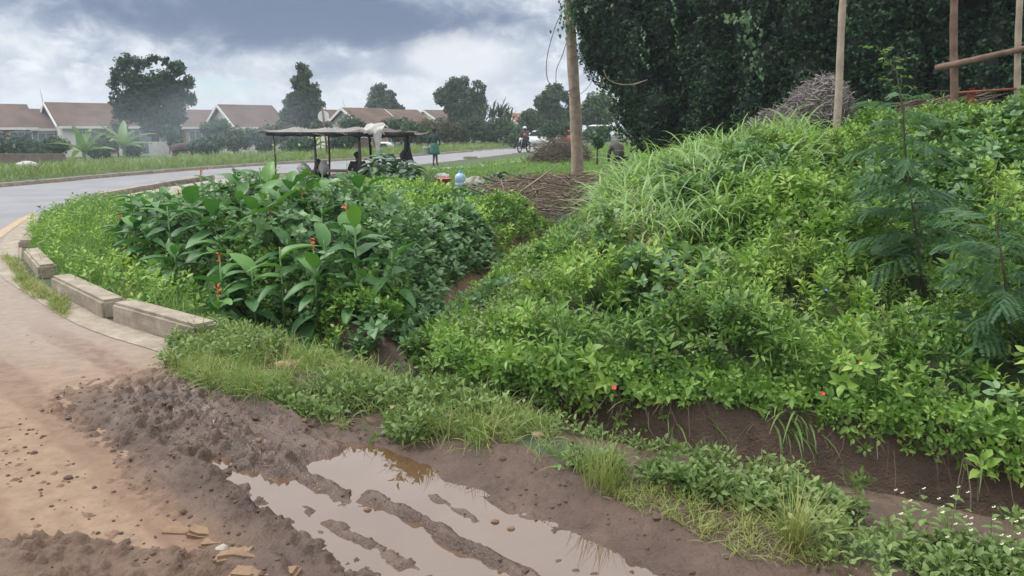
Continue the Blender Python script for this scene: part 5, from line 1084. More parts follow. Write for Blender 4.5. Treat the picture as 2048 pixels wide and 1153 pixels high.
house(685, 218, 76, 4.6, 7.2, A, RB, 'bungalow above the stall roof right of the conifer', 1.7); house(772, 221, 88, 4.2, 7, A, RB, 'bungalow behind the eucalyptus, next right', 1.6); house(848, 222, 98, 4.2, 7, A, RB, 'bungalow with white gable boards left of the airy tree', 1.5)
house(1010, 228, 120, 7, 6, A, RR, 'distant roof showing behind the spiky palms', 1.4)
for u, v0, v1, Y, lab in [(80, 178, 210, 61, 'thin leaning aerial on the wide brown roof'), (685, 200, 220, 77, 'thin aerial above the roof right of the conifer')]:
    a, b = P(u, v0, Y), P(u + 7, v1, Y); ae = wpole('aerial', b, a, .03, .02, M['steel'], lab, 'aerial', None, 4)
def lowwall(u0, u1, vt, Y, m, name, lab, th=.25):
    a, b = P(u0, vt, Y), P(u1, vt, Y); z0 = h1(a.x, a.y) - .1; return tag(boxo(name, ((a.x + b.x) / 2, Y, (z0 + a.z) / 2), (b.x - a.x, th, a.z - z0), m, None), lab, 'wall')
M['wallbrown'] = concrete('brown_stone_wall', (.11, .085, .075), (.2, .15, .13)); M['block'] = concrete('grey_block_wall', (.42, .42, .41), (.58, .57, .55), (.3, .3, .3))
lowwall(-30, 128, 308, 40, M['wallbrown'], 'stone_wall', 'low brown stone wall at far left below the bushes'); lowwall(298, 345, 284, 48, M['block'], 'block_wall', 'short pale concrete block wall under the round tree'); lowwall(672, 752, 276, 52, M['wallbrown'], 'stone_wall', 'low brown stone wall behind the middle of the stall')
rock('white_sack', 54, 345, .42, .25, .16, M['whitecloth'], 'white sack lying in the roadside grass at far left', 'sack', 3, z=-.05)
g = P(54, 346, 27.5); bpy.data.objects['white_sack'].location = (g.x, g.y, .25)

# ------------------------------------------------------------------ round sign seen from behind
g = G(655, 311); g = P(655, 311, 42); sg_ = empty('road_sign', (g.x, g.y, h1(g.x, g.y)), 'round road sign seen from behind on a dark post beyond the road', 'road sign')
zt = P(650, 233, 42).z - sg_.location.z
tube('post', [(0, 0, 0), (-.15, 0, zt + .45)], [.06, .05], M['rail'], sg_, 8)
bm = bmesh.new(); bmesh.ops.create_cone(bm, cap_ends=True, segments=28, radius1=.31, radius2=.31, depth=.02, matrix=Matrix.Translation((-.13, .08, zt)) @ Matrix.Rotation(PI / 2, 4, 'X')); bobj('sign_face', bm, M['white'], sg_)

# ------------------------------------------------------------------ stall
ST = empty('market_stall', (P(690, 340, 22.5).x, 22.5, 0), 'low open market stall with a sagging tin roof on crooked poles', 'stall'); so_ = ST.location
M['tin'] = mat('weathered_tin', (.24, .22, .20), .5, 5, .45, metal=.35, bump=.2); M['tindark'] = mat('rusty_tin', (.12, .09, .075), .7, 5, .4, metal=.2); M['darkpole'] = mat('dark_wood_pole', (.06, .05, .045), .85, 8, .3)
def sheet(u0, u1, vf0, vf1, Y0, Y1, rise, m, seed):
    """corrugated sheet: front edge at Y0 between picture columns u0 and u1"""
    a, b = P(u0, vf0, Y0), P(u1, vf1, Y0); nx2, ny2 = 60, 6; V = []; r = random.Random(seed)
    for j in range(ny2):
        for i in range(nx2):
            t = i / (nx2 - 1); s2 = j / (ny2 - 1); p = a.lerp(b, t); V.append((p.x - so_.x + .05 * math.sin(s2 * 3 + seed), p.y + (Y1 - Y0) * s2 - so_.y, p.z + rise * s2 + .018 * math.sin(i * 1.25) + .03 * math.sin(t * 9 + seed) - .03 * math.sin(s2 * PI)))
    Fq = [[j * nx2 + i, j * nx2 + i + 1, (j + 1) * nx2 + i + 1, (j + 1) * nx2 + i] for j in range(ny2 - 1) for i in range(nx2 - 1)]
    o = npmesh('roof_sheet', np.array(V), np.array(Fq), m, ST, smooth=True); md = o.modifiers.new('t', 'SOLIDIFY'); md.thickness = .012
sheet(530, 632, 266, 268, 21.2, 24.2, .13, M['tin'], 1); sheet(620, 700, 268, 268, 21.0, 24.2, .16, M['tin'], 2); sheet(690, 772, 266, 270, 21.1, 24.2, .14, M['tindark'], 3); sheet(765, 834, 269, 270, 21.2, 24.0, .05, M['tindark'], 4)
sheet(515, 560, 263, 264, 22.4, 24.6, .03, M['tin'], 5)
for u, vb, Y, r_ in ((550, 352, 21.4, .028), (629, 345, 21.5, .04), (657, 330, 24.0, .035), (718, 352, 21.3, .05), (741, 335, 23.8, .05), (812, 335, 23.7, .05)):
    b0 = P(u, vb, Y); t0 = P(u + random.uniform(-4, 3), 266, Y); t0.z = 1.5; b0.z = 0
    tube('pole', [tuple(b0 - so_), tuple((b0 + t0) / 2 - so_ + Vector((.03, 0, 0))), tuple(t0 - so_)], [r_, r_ * .9, r_ * .8], M['darkpole'], ST, 8)
for Y in (21.5, 23.9):
    a, b = P(530, 268, Y), P(828, 268, Y); a.z = b.z = 1.46; tube('beam', [tuple(a - so_), tuple(b - so_)], [.03, .03], M['darkpole'], ST, 6)
def clothpatch(name, fn, nu, nv, m, label, cat, parent=None):
    V = [fn(i / (nu - 1), j / (nv - 1)) for j in range(nv) for i in range(nu)]; Fq = [[j * nu + i, j * nu + i + 1, (j + 1) * nu + i + 1, (j + 1) * nu + i] for j in range(nv - 1) for i in range(nu - 1)]
    o = npmesh(name, np.array(V), np.array(Fq), m, parent, smooth=True); md = o.modifiers.new('t', 'SOLIDIFY'); md.thickness = .015
    if label: tag(o, label, cat)
    return o
M['blackcloth'] = mat('black_cloth', (.012, .012, .014), .9, 8, .3)
def f_v(s2, t2):
    p = P(532 + 296 * s2, 268, 21.0); return (p.x - so_.x, 21.02 - so_.y + .05 * math.sin(s2 * 40), 1.49 - t2 * (.09 + .08 * float(vn(np.array([s2 * 26]), np.array([1.]), 4)[0])))
clothpatch('dark_roof_strip', f_v, 70, 3, M['blackcloth'], None, None, ST)  # ragged black strip added to stand in for the roof's dark underside
# white cloth bundle on the roof, dark cloth hanging
def f_w(s2, t2):
    u = 722 + 42 * s2; p = P(u, 257 + 8 * math.sin(s2 * 2.5 + .4) * .2, 21.0); yy = 21.0 + 1.1 * (1 - t2)
    if t2 > .6: q = (t2 - .6) / .4; return (p.x + .1 * q, 20.95 - .03 * math.sin(s2 * 20), 1.56 - q * (.12 + .75 * max(0, 1 - abs(s2 - .62) * 5)) + .02 * math.sin(s2 * 17))
    return (p.x, yy, 1.66 + .05 * math.sin(s2 * 11 + t2 * 6) + .04 * math.sin(s2 * 3) - .1 * t2)
clothpatch('white_cloth', f_w, 30, 14, M['whitecloth'], 'torn white cloth thrown over the right of the stall roof', 'cloth')
M['blackcloth'] = mat('black_cloth', (.012, .012, .014), .9, 8, .3)
def f_b(s2, t2):
    u0 = 808 + (-4 if t2 > .55 else 0) * math.sin((t2 - .55) * 7) * 2; u1 = 818 + 9 * t2 ** 1.5; u = u0 + (u1 - u0) * s2; p = P(u, 268 + t2 * 56, 21.1); return (p.x, p.y + .06 * math.sin(s2 * 9 + t2 * 4), p.z)
clothpatch('dark_cloth', f_b, 10, 20, M['blackcloth'], 'long black cloth hanging from the right end of the stall roof', 'cloth')
M['table'] = mat('rough_table_wood', (.22, .18, .14), .85, 7, .3)
tb = empty('stall_table', (P(690, 350, 22.2).x, 22.6, 0), 'low wooden table under the stall roof covered with goods', 'table'); boxo('table_top', (0, 0, .34), (2.2, .7, .05), M['table'], tb)
for sx in (-1, 1):
    for sy in (-.28, .28): boxo('leg', (sx * 1.0, sy, .16), (.06, .06, .32), M['table'], tb)
M['sackmat'] = mat('pale_sack', (.45, .45, .47), .9, 9, .3)
def bag(u, v, Y, rx, rz_, m, lab):
    p = P(u, v, Y); bm = bmesh.new(); bmesh.ops.create_icosphere(bm, subdivisions=3, radius=1)
    for vv in bm.verts:
        k = float(vn(np.array([vv.co.x * 2.5 + u]), np.array([vv.co.z * 2.5 + vv.co.y]), 3)[0]) - .5; z = vv.co.z; vv.co *= 1 + .35 * k; vv.co = Vector((vv.co.x * rx * (1 - .35 * max(0, z)), vv.co.y * rx * .8, vv.co.z * rz_))
    o = bobj('bag', bm, m, None, True); o.location = p; tag(o, lab, 'bag')
bag(648, 336, 22.3, .16, .22, M['whitecloth'], 'white plastic bag of goods standing on the stall table'); bag(608, 338, 22.4, .2, .18, M['sackmat'], 'greyish sack at the left end of the stall table'); bag(752, 343, 20.6, .2, .25, M['blackcloth'], 'black bag on the ground right of the seated vendor')
# kale
def kale(u, v, Y, s, seed, lab, n=11):
    p = P(u, v, Y); g0 = h1(p.x, p.y); r = random.Random(seed); root = empty('kale_plant', (p.x, p.y, g0), lab, 'kale plant'); pt = []; hh_ = max(.3, p.z - g0)
    for k in range(n): pt.append((leafT(1, .62, 6, .35, r.uniform(.4, .9), 'paddle', seed * 9 + k), rot(k * 2.4 + r.random(), r.uniform(.0, .9), r.uniform(-.4, .4)), .27 * s * r.uniform(.7, 1.2), (0, 0, hh_ * (.45 + .5 * k / n)), r.uniform(-.4, .5)))
    V, Fq, J = combine(pt); npmesh('leaves', V, Fq, M['kale'], root, np.clip(.5 + J, 0, 1), smooth=True); tube('stem', [(0, 0, 0), (.02, 0, hh_)], [.02, .015], M['stem'], root, 6)
for i, (u, v, Y, s, lab) in enumerate([(745, 318, 17.5, 1.0, 'leftmost kale plant just right of the seated vendor'), (768, 306, 18, 1.1, 'tallest kale plant with upright leaves'), (790, 318, 17.2, 1.05, 'kale plant right of the tallest one'), (812, 322, 17.6, 1.05, 'kale plant below the hanging black cloth'), (832, 332, 17, 1, 'rightmost kale plant of the row by the stall'), (760, 336, 16.4, 1, 'low kale plant at the front left of the row'), (800, 345, 16, 1, 'low kale plant at the front middle of the row'), (835, 352, 15.6, .9, 'low kale plant at the front right of the row'), (1000, 345, 17.5, .95, 'grey green kale plant alone in the field left of the pole'), (1040, 350, 17.8, .6, 'small kale plant in the field nearest the utility pole'), (985, 352, 17.2, .7, 'small kale plant left of the lone large one')]): kale(u, v, Y, s, i + 1, lab, 16)

# ------------------------------------------------------------------ small goods on the ground
p = P(921, 380, 19.4); jc = empty('water_jug', (p.x, p.y, h1(p.x, p.y)), 'pale blue translucent water jug standing by the grey rags', 'jug'); M['jug'] = mat('pale_blue_plastic', (.33, .48, .60), .35, 6, .15); M['jugcap'] = mat('blue_cap', (.05, .25, .6), .4, 6)
def lathe(name, prof, m, parent, seg=20):
    V = []; n = len(prof)
    for k in range(seg):
        a = 2 * PI * k / seg; V += [(r_ * math.cos(a), r_ * math.sin(a), z) for r_, z in prof]
    Fq = [[k * n + i, ((k + 1) % seg) * n + i, ((k + 1) % seg) * n + i + 1, k * n + i + 1] for k in range(seg) for i in range(n - 1)]
    return npmesh(name, np.array(V), np.array(Fq), m, parent, smooth=True)
lathe('body', [(0.001, 0), (.13, 0), (.14, .02), (.14, .09), (.132, .1), (.14, .11), (.14, .24), (.12, .29), (.05, .34), (.04, .35)], M['jug'], jc); lathe('cap', [(.045, .345), (.045, .4), (.001, .402)], M['jugcap'], jc)
for o_, zoff in ((jc, .12),): o_.location.z += zoff
p = P(888, 372, 19.6); M['basin'] = mat('red_plastic', (.55, .07, .05), .4, 6, .15); bs_ = lathe('basin', [(.001, .01), (.12, .0), (.19, .13), (.205, .13), (.2, .145), (.185, .14), (.115, .02), (.001, .02)], M['basin'], None); bs_.location = (p.x, p.y, h1(p.x, p.y) + .17); tag(bs_, 'small red plastic basin left of the water jug', 'basin')
M['rag'] = mat('grey_green_rag', (.30, .30, .25), .9, 9, .5)
def rags(u, v, Y, rx, rz_, m, lab, name='rags'):
    p = P(u, v, Y); bm = bmesh.new(); bmesh.ops.create_icosphere(bm, subdivisions=4, radius=1)
    for vv in bm.verts:
        q = vv.co.copy(); k = float(fbm(np.array([q.x * 3 + q.z]), np.array([q.y * 3 - q.z * 2]), 1.5, 3, int(u))[0]) - .5; q *= 1 + .9 * k; vv.co = Vector((q.x * rx, q.y * rx * .7, max(-.3, q.z) * rz_))
    o = bobj(name, bm, m, None, True); o.location = p; tag(o, lab, 'cloth')
rags(950, 368, 19.3, .27, .17, M['rag'], 'crumpled grey camouflage rags beside the water jug'); rags(884, 354, 21.5, .2, .1, M['whitecloth'], 'white sack lying on bare soil beyond the red basin', 'sack')
tube('stick', [tuple(P(868, 368, 20.6)), tuple(P(880, 355, 20.9))], [.02, .015], M['polepale'], None, 6); tag(bpy.data.objects['stick'], 'pale stick leaning by the white sack', 'stick')
rags(1265, 362, 19.5, .32, .3, mat('dark_grey_tarp', (.10, .11, .12), .8, 6, .3), 'dark grey bag on the ground beside the bending person', 'tarp')
# ------------------------------------------------------------------ figures
def skinobj(name, verts, edges, radii, m, parent, sub=1, smooth=True):
    me = bpy.data.meshes.new(name); me.from_pydata([tuple(v) for v in verts], edges, []); o = link(name, me, m, parent)
    sk = o.modifiers.new('skin', 'SKIN'); sk.use_smooth_shade = smooth
    for i, r_ in enumerate(radii):
        sv = me.skin_vertices[0].data[i]; sv.radius = (r_, r_) if isinstance(r_, (int, float)) else r_
    me.skin_vertices[0].data[0].use_root = True
    if sub: s_ = o.modifiers.new('sub', 'SUBSURF'); s_.levels = s_.render_levels = sub
    return o
def figure(root, J, scale=1., skin='skin'):
    """J: dict of joints (local metres). One continuous body with fingers."""
    V, E, Rr, ix = [], [], [], {}
    def add(n, p, r_, par=None):
        ix[n] = len(V); V.append(Vector(p)); Rr.append(r_)
        if par is not None: E.append((ix[par], ix[n]))
    add('pelvis', J['pelvis'], .115); add('waist', J['waist'], .105, 'pelvis'); add('chest', J['chest'], .125, 'waist'); add('neck', J['neck'], .052, 'chest')
    hd = Vector(J['head']); nk = Vector(J['neck']); add('head0', nk.lerp(hd, .45), .07, 'neck'); add('head', hd, .088, 'head0'); add('crown', hd + (hd - nk).normalized() * .07, .06, 'head')
    fw = Vector(J.get('face', (0, 1, 0))); add('nose', hd + fw * .10 - (hd - nk).normalized() * .02, .014, 'head')
    for s in 'LR':
        sh = Vector(J['shoulder' + s]); add('sh' + s, sh, .052, 'chest'); add('el' + s, J['elbow' + s], .038, 'sh' + s); add('wr' + s, J['wrist' + s], .025, 'el' + s)
        w_ = Vector(J['wrist' + s]); e_ = Vector(J['elbow' + s]); d = (w_ - e_).normalized(); side = d.cross(Vector((0, 0, 1)) if abs(d.z) < .9 else Vector((0, 1, 0))).normalized(); add('pa' + s, w_ + d * .055, .028, 'wr' + s)
        pa = w_ + d * .055; cl = d.cross(side)
        for k, ln in enumerate((.07, .08, .075, .06)):
            b_ = pa + side * (-.024 + .016 * k) + d * .028; add('f%d%s' % (k, s), b_, .009, 'pa' + s); add('g%d%s' % (k, s), b_ + d * ln * .45 + cl * .012, .0085, 'f%d%s' % (k, s)); add('h%d%s' % (k, s), b_ + d * ln * .75 + cl * .035, .007, 'g%d%s' % (k, s))
        add('t0' + s, pa - side * .04, .010, 'pa' + s); add('t1' + s, pa - side * .05 + d * .04 + cl * .015, .008, 't0' + s)
        hp_ = Vector(J['hip' + s]); add('hp' + s, hp_, .085, 'pelvis'); add('kn' + s, J['knee' + s], .055, 'hp' + s); add('an' + s, J['ankle' + s], .035, 'kn' + s); add('to' + s, J['toe' + s], .032, 'an' + s)
    V = [v * scale for v in V]; Rr = [r_ * scale for r_ in Rr]
    return skinobj('body', V, E, Rr, M[skin], root)
def wear(name, root, pts, edges, radii, m, scale=1.): return skinobj(name, [Vector(p) * scale for p in pts], edges, [r_ * scale if not isinstance(r_, tuple) else tuple(q * scale for q in r_) for r_ in radii], m, root)
def ball(name, c, r_, m, root, sc3=(1, 1, 1), keep=None):
    bm = bmesh.new(); bmesh.ops.create_icosphere(bm, subdivisions=3, radius=r_)
    if keep: bmesh.ops.delete(bm, geom=[v for v in bm.verts if not keep(v.co)], context='VERTS')
    for v in bm.verts: v.co = Vector((v.co.x * sc3[0], v.co.y * sc3[1], v.co.z * sc3[2]))
    o = bobj(name, bm, m, root, True); o.location = c; return o
M['greentop'] = mat('dark_green_jersey', (.015, .045, .035), .9, 12, .2); M['greenskirt'] = mat('green_skirt', (.03, .12, .09), .85, 9, .2); M['bucket'] = mat('white_bucket', (.68, .74, .78), .4, 6, .06)
# schoolgirl walking away, back to the camera
g = G(870, 333); girl = empty('person', (g.x, g.y, .02), 'schoolgirl in dark green jersey and green skirt walking along the road with a bucket', 'person', None, R(-12))
J = dict(pelvis=(0, 0, .83), waist=(0, 0, .98), chest=(0, .01, 1.16), neck=(0, .01, 1.34), head=(0, .03, 1.47), face=(.3, .95, -.2), shoulderL=(-.16, 0, 1.27), shoulderR=(.16, 0, 1.27), elbowL=(-.26, -.02, 1.03), wristL=(-.31, .05, .86), elbowR=(.22, .02, 1.03), wristR=(.17, .16, .95), hipL=(-.08, 0, .78), hipR=(.08, 0, .78), kneeL=(-.05, .06, .44), ankleL=(-.04, -.10, .09), toeL=(-.05, .05, .03), kneeR=(.04, .1, .43), ankleR=(.06, .12, .08), toeR=(.07, .26, .03))
figure(girl, J)
wear('jersey', girl, [(0, 0, .88), (0, 0, 1.0), (0, .01, 1.17), (0, .01, 1.29), (-.16, 0, 1.27), (-.26, -.02, 1.03), (-.29, .02, .93), (.16, 0, 1.27), (.22, .02, 1.03), (.19, .09, .98)], [(0, 1), (1, 2), (2, 3), (2, 4), (4, 5), (5, 6), (2, 7), (7, 8), (8, 9)], [.135, .125, .145, .08, .068, .052, .043, .068, .052, .045], M['greentop'])
V = []; nsk = 28
for j in range(6):
    t = j / 5
    for k in range(nsk): a = 2 * PI * k / nsk; rr_ = .135 + .09 * t; rr_ *= 1 + .07 * t * math.cos(a * 9); V.append((rr_ * math.cos(a), rr_ * .8 * math.sin(a), .95 - .47 * t))
Fq = [[j * nsk + k, j * nsk + (k + 1) % nsk, (j + 1) * nsk + (k + 1) % nsk, (j + 1) * nsk + k] for j in range(5) for k in range(nsk)]; npmesh('skirt', np.array(V), np.array(Fq), M['greenskirt'], girl, smooth=True).modifiers.new('t', 'SOLIDIFY').thickness = .01
ball('hair', (0, .01, 1.50), .108, M['hair'], girl, (1, 1, 1.02), lambda c: c.z > -.03 or c.y < -.03)
for s2, (x, y) in enumerate(((-.04, -.03), (.065, .19))): ball('shoe', (x, y, .035), .05, M['black'], girl, (.8, 2.3, .7))
bk = empty('bucket', (0, 0, 0), 'white plastic bucket carried in the schoolgirl\'s left hand', 'bucket'); hw = Matrix.Rotation(R(-12), 4, 'Z') @ Vector((-.38, .06, 0)); bk.location = (g.x + hw.x, g.y + hw.y, .50)
lathe('tub', [(.001, 0), (.125, 0), (.155, .29), (.165, .29), (.165, .31), (.15, .31), (.12, .01), (.001, .01)], M['bucket'], bk); tube('handle', [(math.cos(a) * .155, 0, .3 + math.sin(a) * .16) for a in np.linspace(0, PI, 11)], [.006] * 11, M['steel'], bk, 5)
# bending person under the hedge
g = P(1240, 371, 20.6); bp_ = empty('person', (g.x, g.y, h1(g.x, g.y)), 'person in grey hooded top and black trousers bending forward under the hedge', 'person', None, R(25))
J = dict(pelvis=(0, 0, .86), waist=(0, .12, 1.0), chest=(0, .22, 1.14), neck=(0, .36, 1.26), head=(0, .46, 1.31), face=(0, .8, -.6), shoulderL=(-.18, .28, 1.2), shoulderR=(.18, .28, 1.2), elbowL=(-.22, .36, .95), wristL=(-.12, .5, .80), elbowR=(.22, .36, .95), wristR=(.12, .5, .80), hipL=(-.1, 0, .82), hipR=(.1, 0, .82), kneeL=(-.15, -.08, .45), ankleL=(-.17, -.22, .09), toeL=(-.18, -.08, .03), kneeR=(.14, .12, .46), ankleR=(.15, .2, .09), toeR=(.16, .35, .03))
figure(bp_, J, .88); M['greytop'] = mat('grey_brown_hoodie', (.11, .095, .09), .9, 10, .25); M['blacktr'] = mat('black_trousers', (.010, .010, .013), .9, 10, .3)
wear('hooded_top', bp_, [(0, -.02, .86), (0, .10, 1.01), (0, .22, 1.15), (0, .35, 1.26), (0, .45, 1.32), (-.18, .28, 1.2), (-.22, .36, .95), (-.14, .48, .82), (.18, .28, 1.2), (.22, .36, .95), (.14, .48, .82)], [(0, 1), (1, 2), (2, 3), (3, 4), (2, 5), (5, 6), (6, 7), (2, 8), (8, 9), (9, 10)], [.15, .155, .165, .11, .115, .085, .065, .05, .085, .065, .05], M['greytop'], .88)
wear('trousers', bp_, [(0, -.01, .86), (-.1, 0, .78), (-.15, -.08, .45), (-.17, -.22, .12), (.1, 0, .78), (.14, .12, .46), (.15, .2, .12)], [(0, 1), (1, 2), (2, 3), (0, 4), (4, 5), (5, 6)], [.135, .11, .085, .07, .11, .085, .07], M['blacktr'], .88)
# seated vendors
def seated(u, vtop, Y, rz_, lab, topm, s=.95):
    p = P(u, vtop, Y); zt_ = p.z; r_ = empty('person', (p.x, p.y, 0), lab, 'person', None, rz_); z0 = max(.12, zt_ - .78 * s)
    zs = z0 / s
    J = dict(pelvis=(0, 0, zs), waist=(0, .03, zs + .15), chest=(0, .08, zs + .33), neck=(0, .11, zs + .50), head=(0, .15, zs + .63), face=(0, .9, -.3), shoulderL=(-.18, .08, zs + .43), shoulderR=(.18, .08, zs + .43), elbowL=(-.27, .18, zs + .2), wristL=(-.12, .38, zs + .15), elbowR=(.27, .18, zs + .2), wristR=(.12, .38, zs + .15), hipL=(-.1, .03, zs), hipR=(.1, .03, zs), kneeL=(-.2, .42, zs + .12), ankleL=(-.15, .45, .1), toeL=(-.16, .6, .04), kneeR=(.2, .42, zs + .12), ankleR=(.15, .45, .1), toeR=(.16, .6, .04))
    figure(r_, J, s); q = lambda a, b_, c_: (a, b_, zs + c_)
    wear('top', r_, [q(0, 0, -.02), q(0, .03, .15), q(0, .08, .33), q(0, .1, .46), q(-.18, .08, .43), q(-.27, .18, .2), q(-.17, .33, .16), q(.18, .08, .43), q(.27, .18, .2), q(.17, .33, .16)], [(0, 1), (1, 2), (2, 3), (2, 4), (4, 5), (5, 6), (2, 7), (7, 8), (8, 9)], [.16, .155, .165, .09, .09, .065, .05, .09, .065, .05], topm, s)
    wear('trousers', r_, [q(0, 0, 0), q(-.1, .03, 0), q(-.2, .42, .12), (-.15, .45, .14), q(.1, .03, 0), q(.2, .42, .12), (.15, .45, .14)], [(0, 1), (1, 2), (2, 3), (0, 4), (4, 5), (5, 6)], [.14, .11, .08, .06, .11, .08, .06], M['blacktr'], s)
    ball('hair', (0, .14 * s, (zs + .665) * s), .108 * s, M['hair'], r_, (1, 1, 1), lambda c: c.z > -.02 or c.y < -.03)
    st_ = tag(lathe('stool', [(.001, 0), (.14, 0), (.12, max(.04, z0 - .14)), (.15, max(.05, z0 - .13)), (.001, max(.06, z0 - .12))], M['darkpole'], None), 'low stool under ' + lab.split(' seated')[0], 'stool'); st_.location = (p.x, p.y, 0)
M['darktop'] = mat('black_brown_shirt', (.025, .02, .022), .9, 9, .3)
seated(715, 303, 21.9, R(15), 'larger vendor in black seated behind the thick stall post', M['darktop'], 1.0); seated(630, 319, 23.0, R(-60), 'smaller dark figure seated behind the second stall post', M['darktop'], .72)
# cow
g = P(368, 300, 45); cw = empty('cow', (g.x, g.y, h1(g.x, g.y)), 'dark brown cow standing among bushes under the round tree', 'cow', None, R(8)); M['cow'] = mat('dark_brown_hide', (.055, .022, .018), .8, 5, .3)
cv_ = [(-.55, 0, 1.05), (-.2, 0, 1.02), (.25, 0, 1.02), (.55, 0, 1.12), (.85, 0, 1.28), (1.0, 0, 1.38), (1.22, 0, 1.24), (1.34, 0, 1.14)]; ce = [(i, i + 1) for i in range(7)]; cr = [.22, .27, .28, .25, .15, .13, .09, .065]
for (bx, by, i0, hind) in ((-.55, .15, 0, 1), (-.55, -.15, 0, 1), (.5, .15, 3, 0), (.5, -.15, 3, 0)):
    k = len(cv_)
    if hind: cv_ += [(bx, by, .8), (bx + .1, by, .68), (bx - .1, by, .42), (bx - .04, by, .06)]; cr += [.15, .1, .055, .05]
    else: cv_ += [(bx, by, .85), (bx + .02, by, .62), (bx, by, .38), (bx + .01, by, .06)]; cr += [.12, .08, .055, .05]
    ce += [(i0, k), (k, k + 1), (k + 1, k + 2), (k + 2, k + 3)]
k = len(cv_); cv_ += [(1.0, .16, 1.42), (1.0, -.16, 1.42), (-.75, 0, 1.1), (-.85, 0, .6)]; cr += [.03, .03, .04, .025]; ce += [(5, k), (5, k + 1), (0, k + 2), (k + 2, k + 3)]
skinobj('body', cv_, ce, cr, M['cow'], cw)
for s in (-1, 1): tube('horn', [(1.02, s * .08, 1.5), (1.04, s * .16, 1.56), (1.1, s * .17, 1.66)], [.03, .022, .008], M['concpale'], cw, 6)

# ------------------------------------------------------------------ motorcycle and rider
g = G(1048, 303); g = P(1048, 303, 50); MC = empty('motorcycle', (g.x, g.y, .01), 'dark motorcycle coming along the main road', 'motorcycle', None, R(-118)); M['mcblack'] = mat('black_enamel', (.02, .02, .025), .3, 6); M['lamp'] = mat('headlamp_lens', (.8, .82, .85), .2, 5, .05)
def wheel(name, c, r_, w_, parent, axis='Y'):
    o = bpy.data.objects.new(name, None); COL.objects.link(o); o.parent = parent; o.location = c
    for nm, R0, rr_, mt in (('tyre', r_ - w_ / 2, w_ / 2, M['rubber']), ('rim', r_ - w_ * 1.05, w_ * .2, M['steel'])):
        V = []; ns, nr = 28, 8
        for i in range(ns):
            a = 2 * PI * i / ns
            for j in range(nr): b_ = 2 * PI * j / nr; q = R0 + rr_ * math.cos(b_); V.append((q * math.cos(a), rr_ * math.sin(b_), q * math.sin(a)))
        Fq = [[i * nr + j, i * nr + (j + 1) % nr, ((i + 1) % ns) * nr + (j + 1) % nr, ((i + 1) % ns) * nr + j] for i in range(ns) for j in range(nr)]; npmesh(nm, np.array(V), np.array(Fq), mt, o, smooth=True)
    bm = bmesh.new()
    for i in range(12): a = 2 * PI * i / 12; tube_bm(bm, [(0, 0, 0), ((r_ - w_) * math.cos(a), 0, (r_ - w_) * math.sin(a))], [.006, .004], 4)
    bmesh.ops.create_cone(bm, cap_ends=True, segments=12, radius1=.05, radius2=.05, depth=w_, matrix=Matrix.Rotation(PI / 2, 4, 'X')); bobj('hub', bm, M['steel'], o)
    return o
# local +x forward
wheel('wheel', (.64, 0, .3), .3, .085, MC); wheel('wheel', (-.62, 0, .3), .3, .095, MC)
for s in (-1, 1): tube('fork', [(.64, s * .08, .3), (.42, s * .09, .95)], [.02, .025], M['steel'], MC, 8); tube('mirror', [(.36, s * .3, 1.05), (.34, s * .33, 1.22), (.34, s * .40, 1.24)], [.008, .008, .03], M['mcblack'], MC, 6)
tube('handlebar', [(.28, -.38, 1.03), (.38, -.2, 1.02), (.42, 0, .98), (.38, .2, 1.02), (.28, .38, 1.03)], [.016] * 5, M['mcblack'], MC, 8)
ball('fuel_tank', (.14, 0, .84), .15, M['mcblack'], MC, (1.7, .95, .85)); ball('seat', (-.4, 0, .82), .14, M['blacktr'], MC, (2.5, .95, .45)); ball('headlight', (.52, 0, .88), .09, M['lamp'], MC, (.7, 1, 1)); ball('engine', (.05, 0, .45), .17, M['steel'], MC, (1.2, .8, .95))
tube('frame', [(.42, 0, .92), (.2, 0, .3), (-.1, 0, .26), (-.5, 0, .74), (-.1, 0, .75), (.42, 0, .92)], [.022] * 6, M['mcblack'], MC, 8); tube('exhaust', [(.1, -.12, .32), (-.2, -.15, .26), (-.75, -.16, .34)], [.02, .03, .045], M['steel'], MC, 8)
tube('front_fender', [(.38, 0, .58), (.5, 0, .64), (.66, 0, .66), (.84, 0, .58)], [.045, .05, .05, .04], M['mcblack'], MC, 8); tube('rear_fender', [(-.45, 0, .7), (-.7, 0, .68), (-.95, 0, .56)], [.05, .06, .05], M['mcblack'], MC, 8); boxo('number_plate', (-.97, 0, .5), (.02, .2, .14), M['white'], MC); boxo('leg_guard', (.28, 0, .5), (.05, .5, .32), M['mcblack'], MC)
rd_ = empty('person', MC.location, 'motorcyclist with pale helmet, orange vest and dark trousers riding the motorcycle', 'person', None, R(-118) - PI / 2)
J = dict(pelvis=(0, -.3, .92), waist=(0, -.27, 1.08), chest=(0, -.2, 1.26), neck=(0, -.14, 1.42), head=(0, -.1, 1.55), face=(0, 1, 0), shoulderL=(-.2, -.18, 1.36), shoulderR=(.2, -.18, 1.36), elbowL=(-.33, .0, 1.12), wristL=(-.35, .24, 1.05), elbowR=(.33, .0, 1.12), wristR=(.35, .24, 1.05), hipL=(-.12, -.28, .88), hipR=(.12, -.28, .88), kneeL=(-.22, .12, .72), ankleL=(-.2, -.02, .34), toeL=(-.2, .14, .28), kneeR=(.22, .12, .72), ankleR=(.2, -.02, .34), toeR=(.2, .14, .28))
figure(rd_, J); M['jacket'] = mat('dark_jacket', (.05, .06, .075), .85, 10); M['vest'] = mat('orange_vest', (.75, .16, .06), .8, 10, .15); M['helmet'] = mat('pale_helmet', (.55, .62, .60), .3, 5, .1)
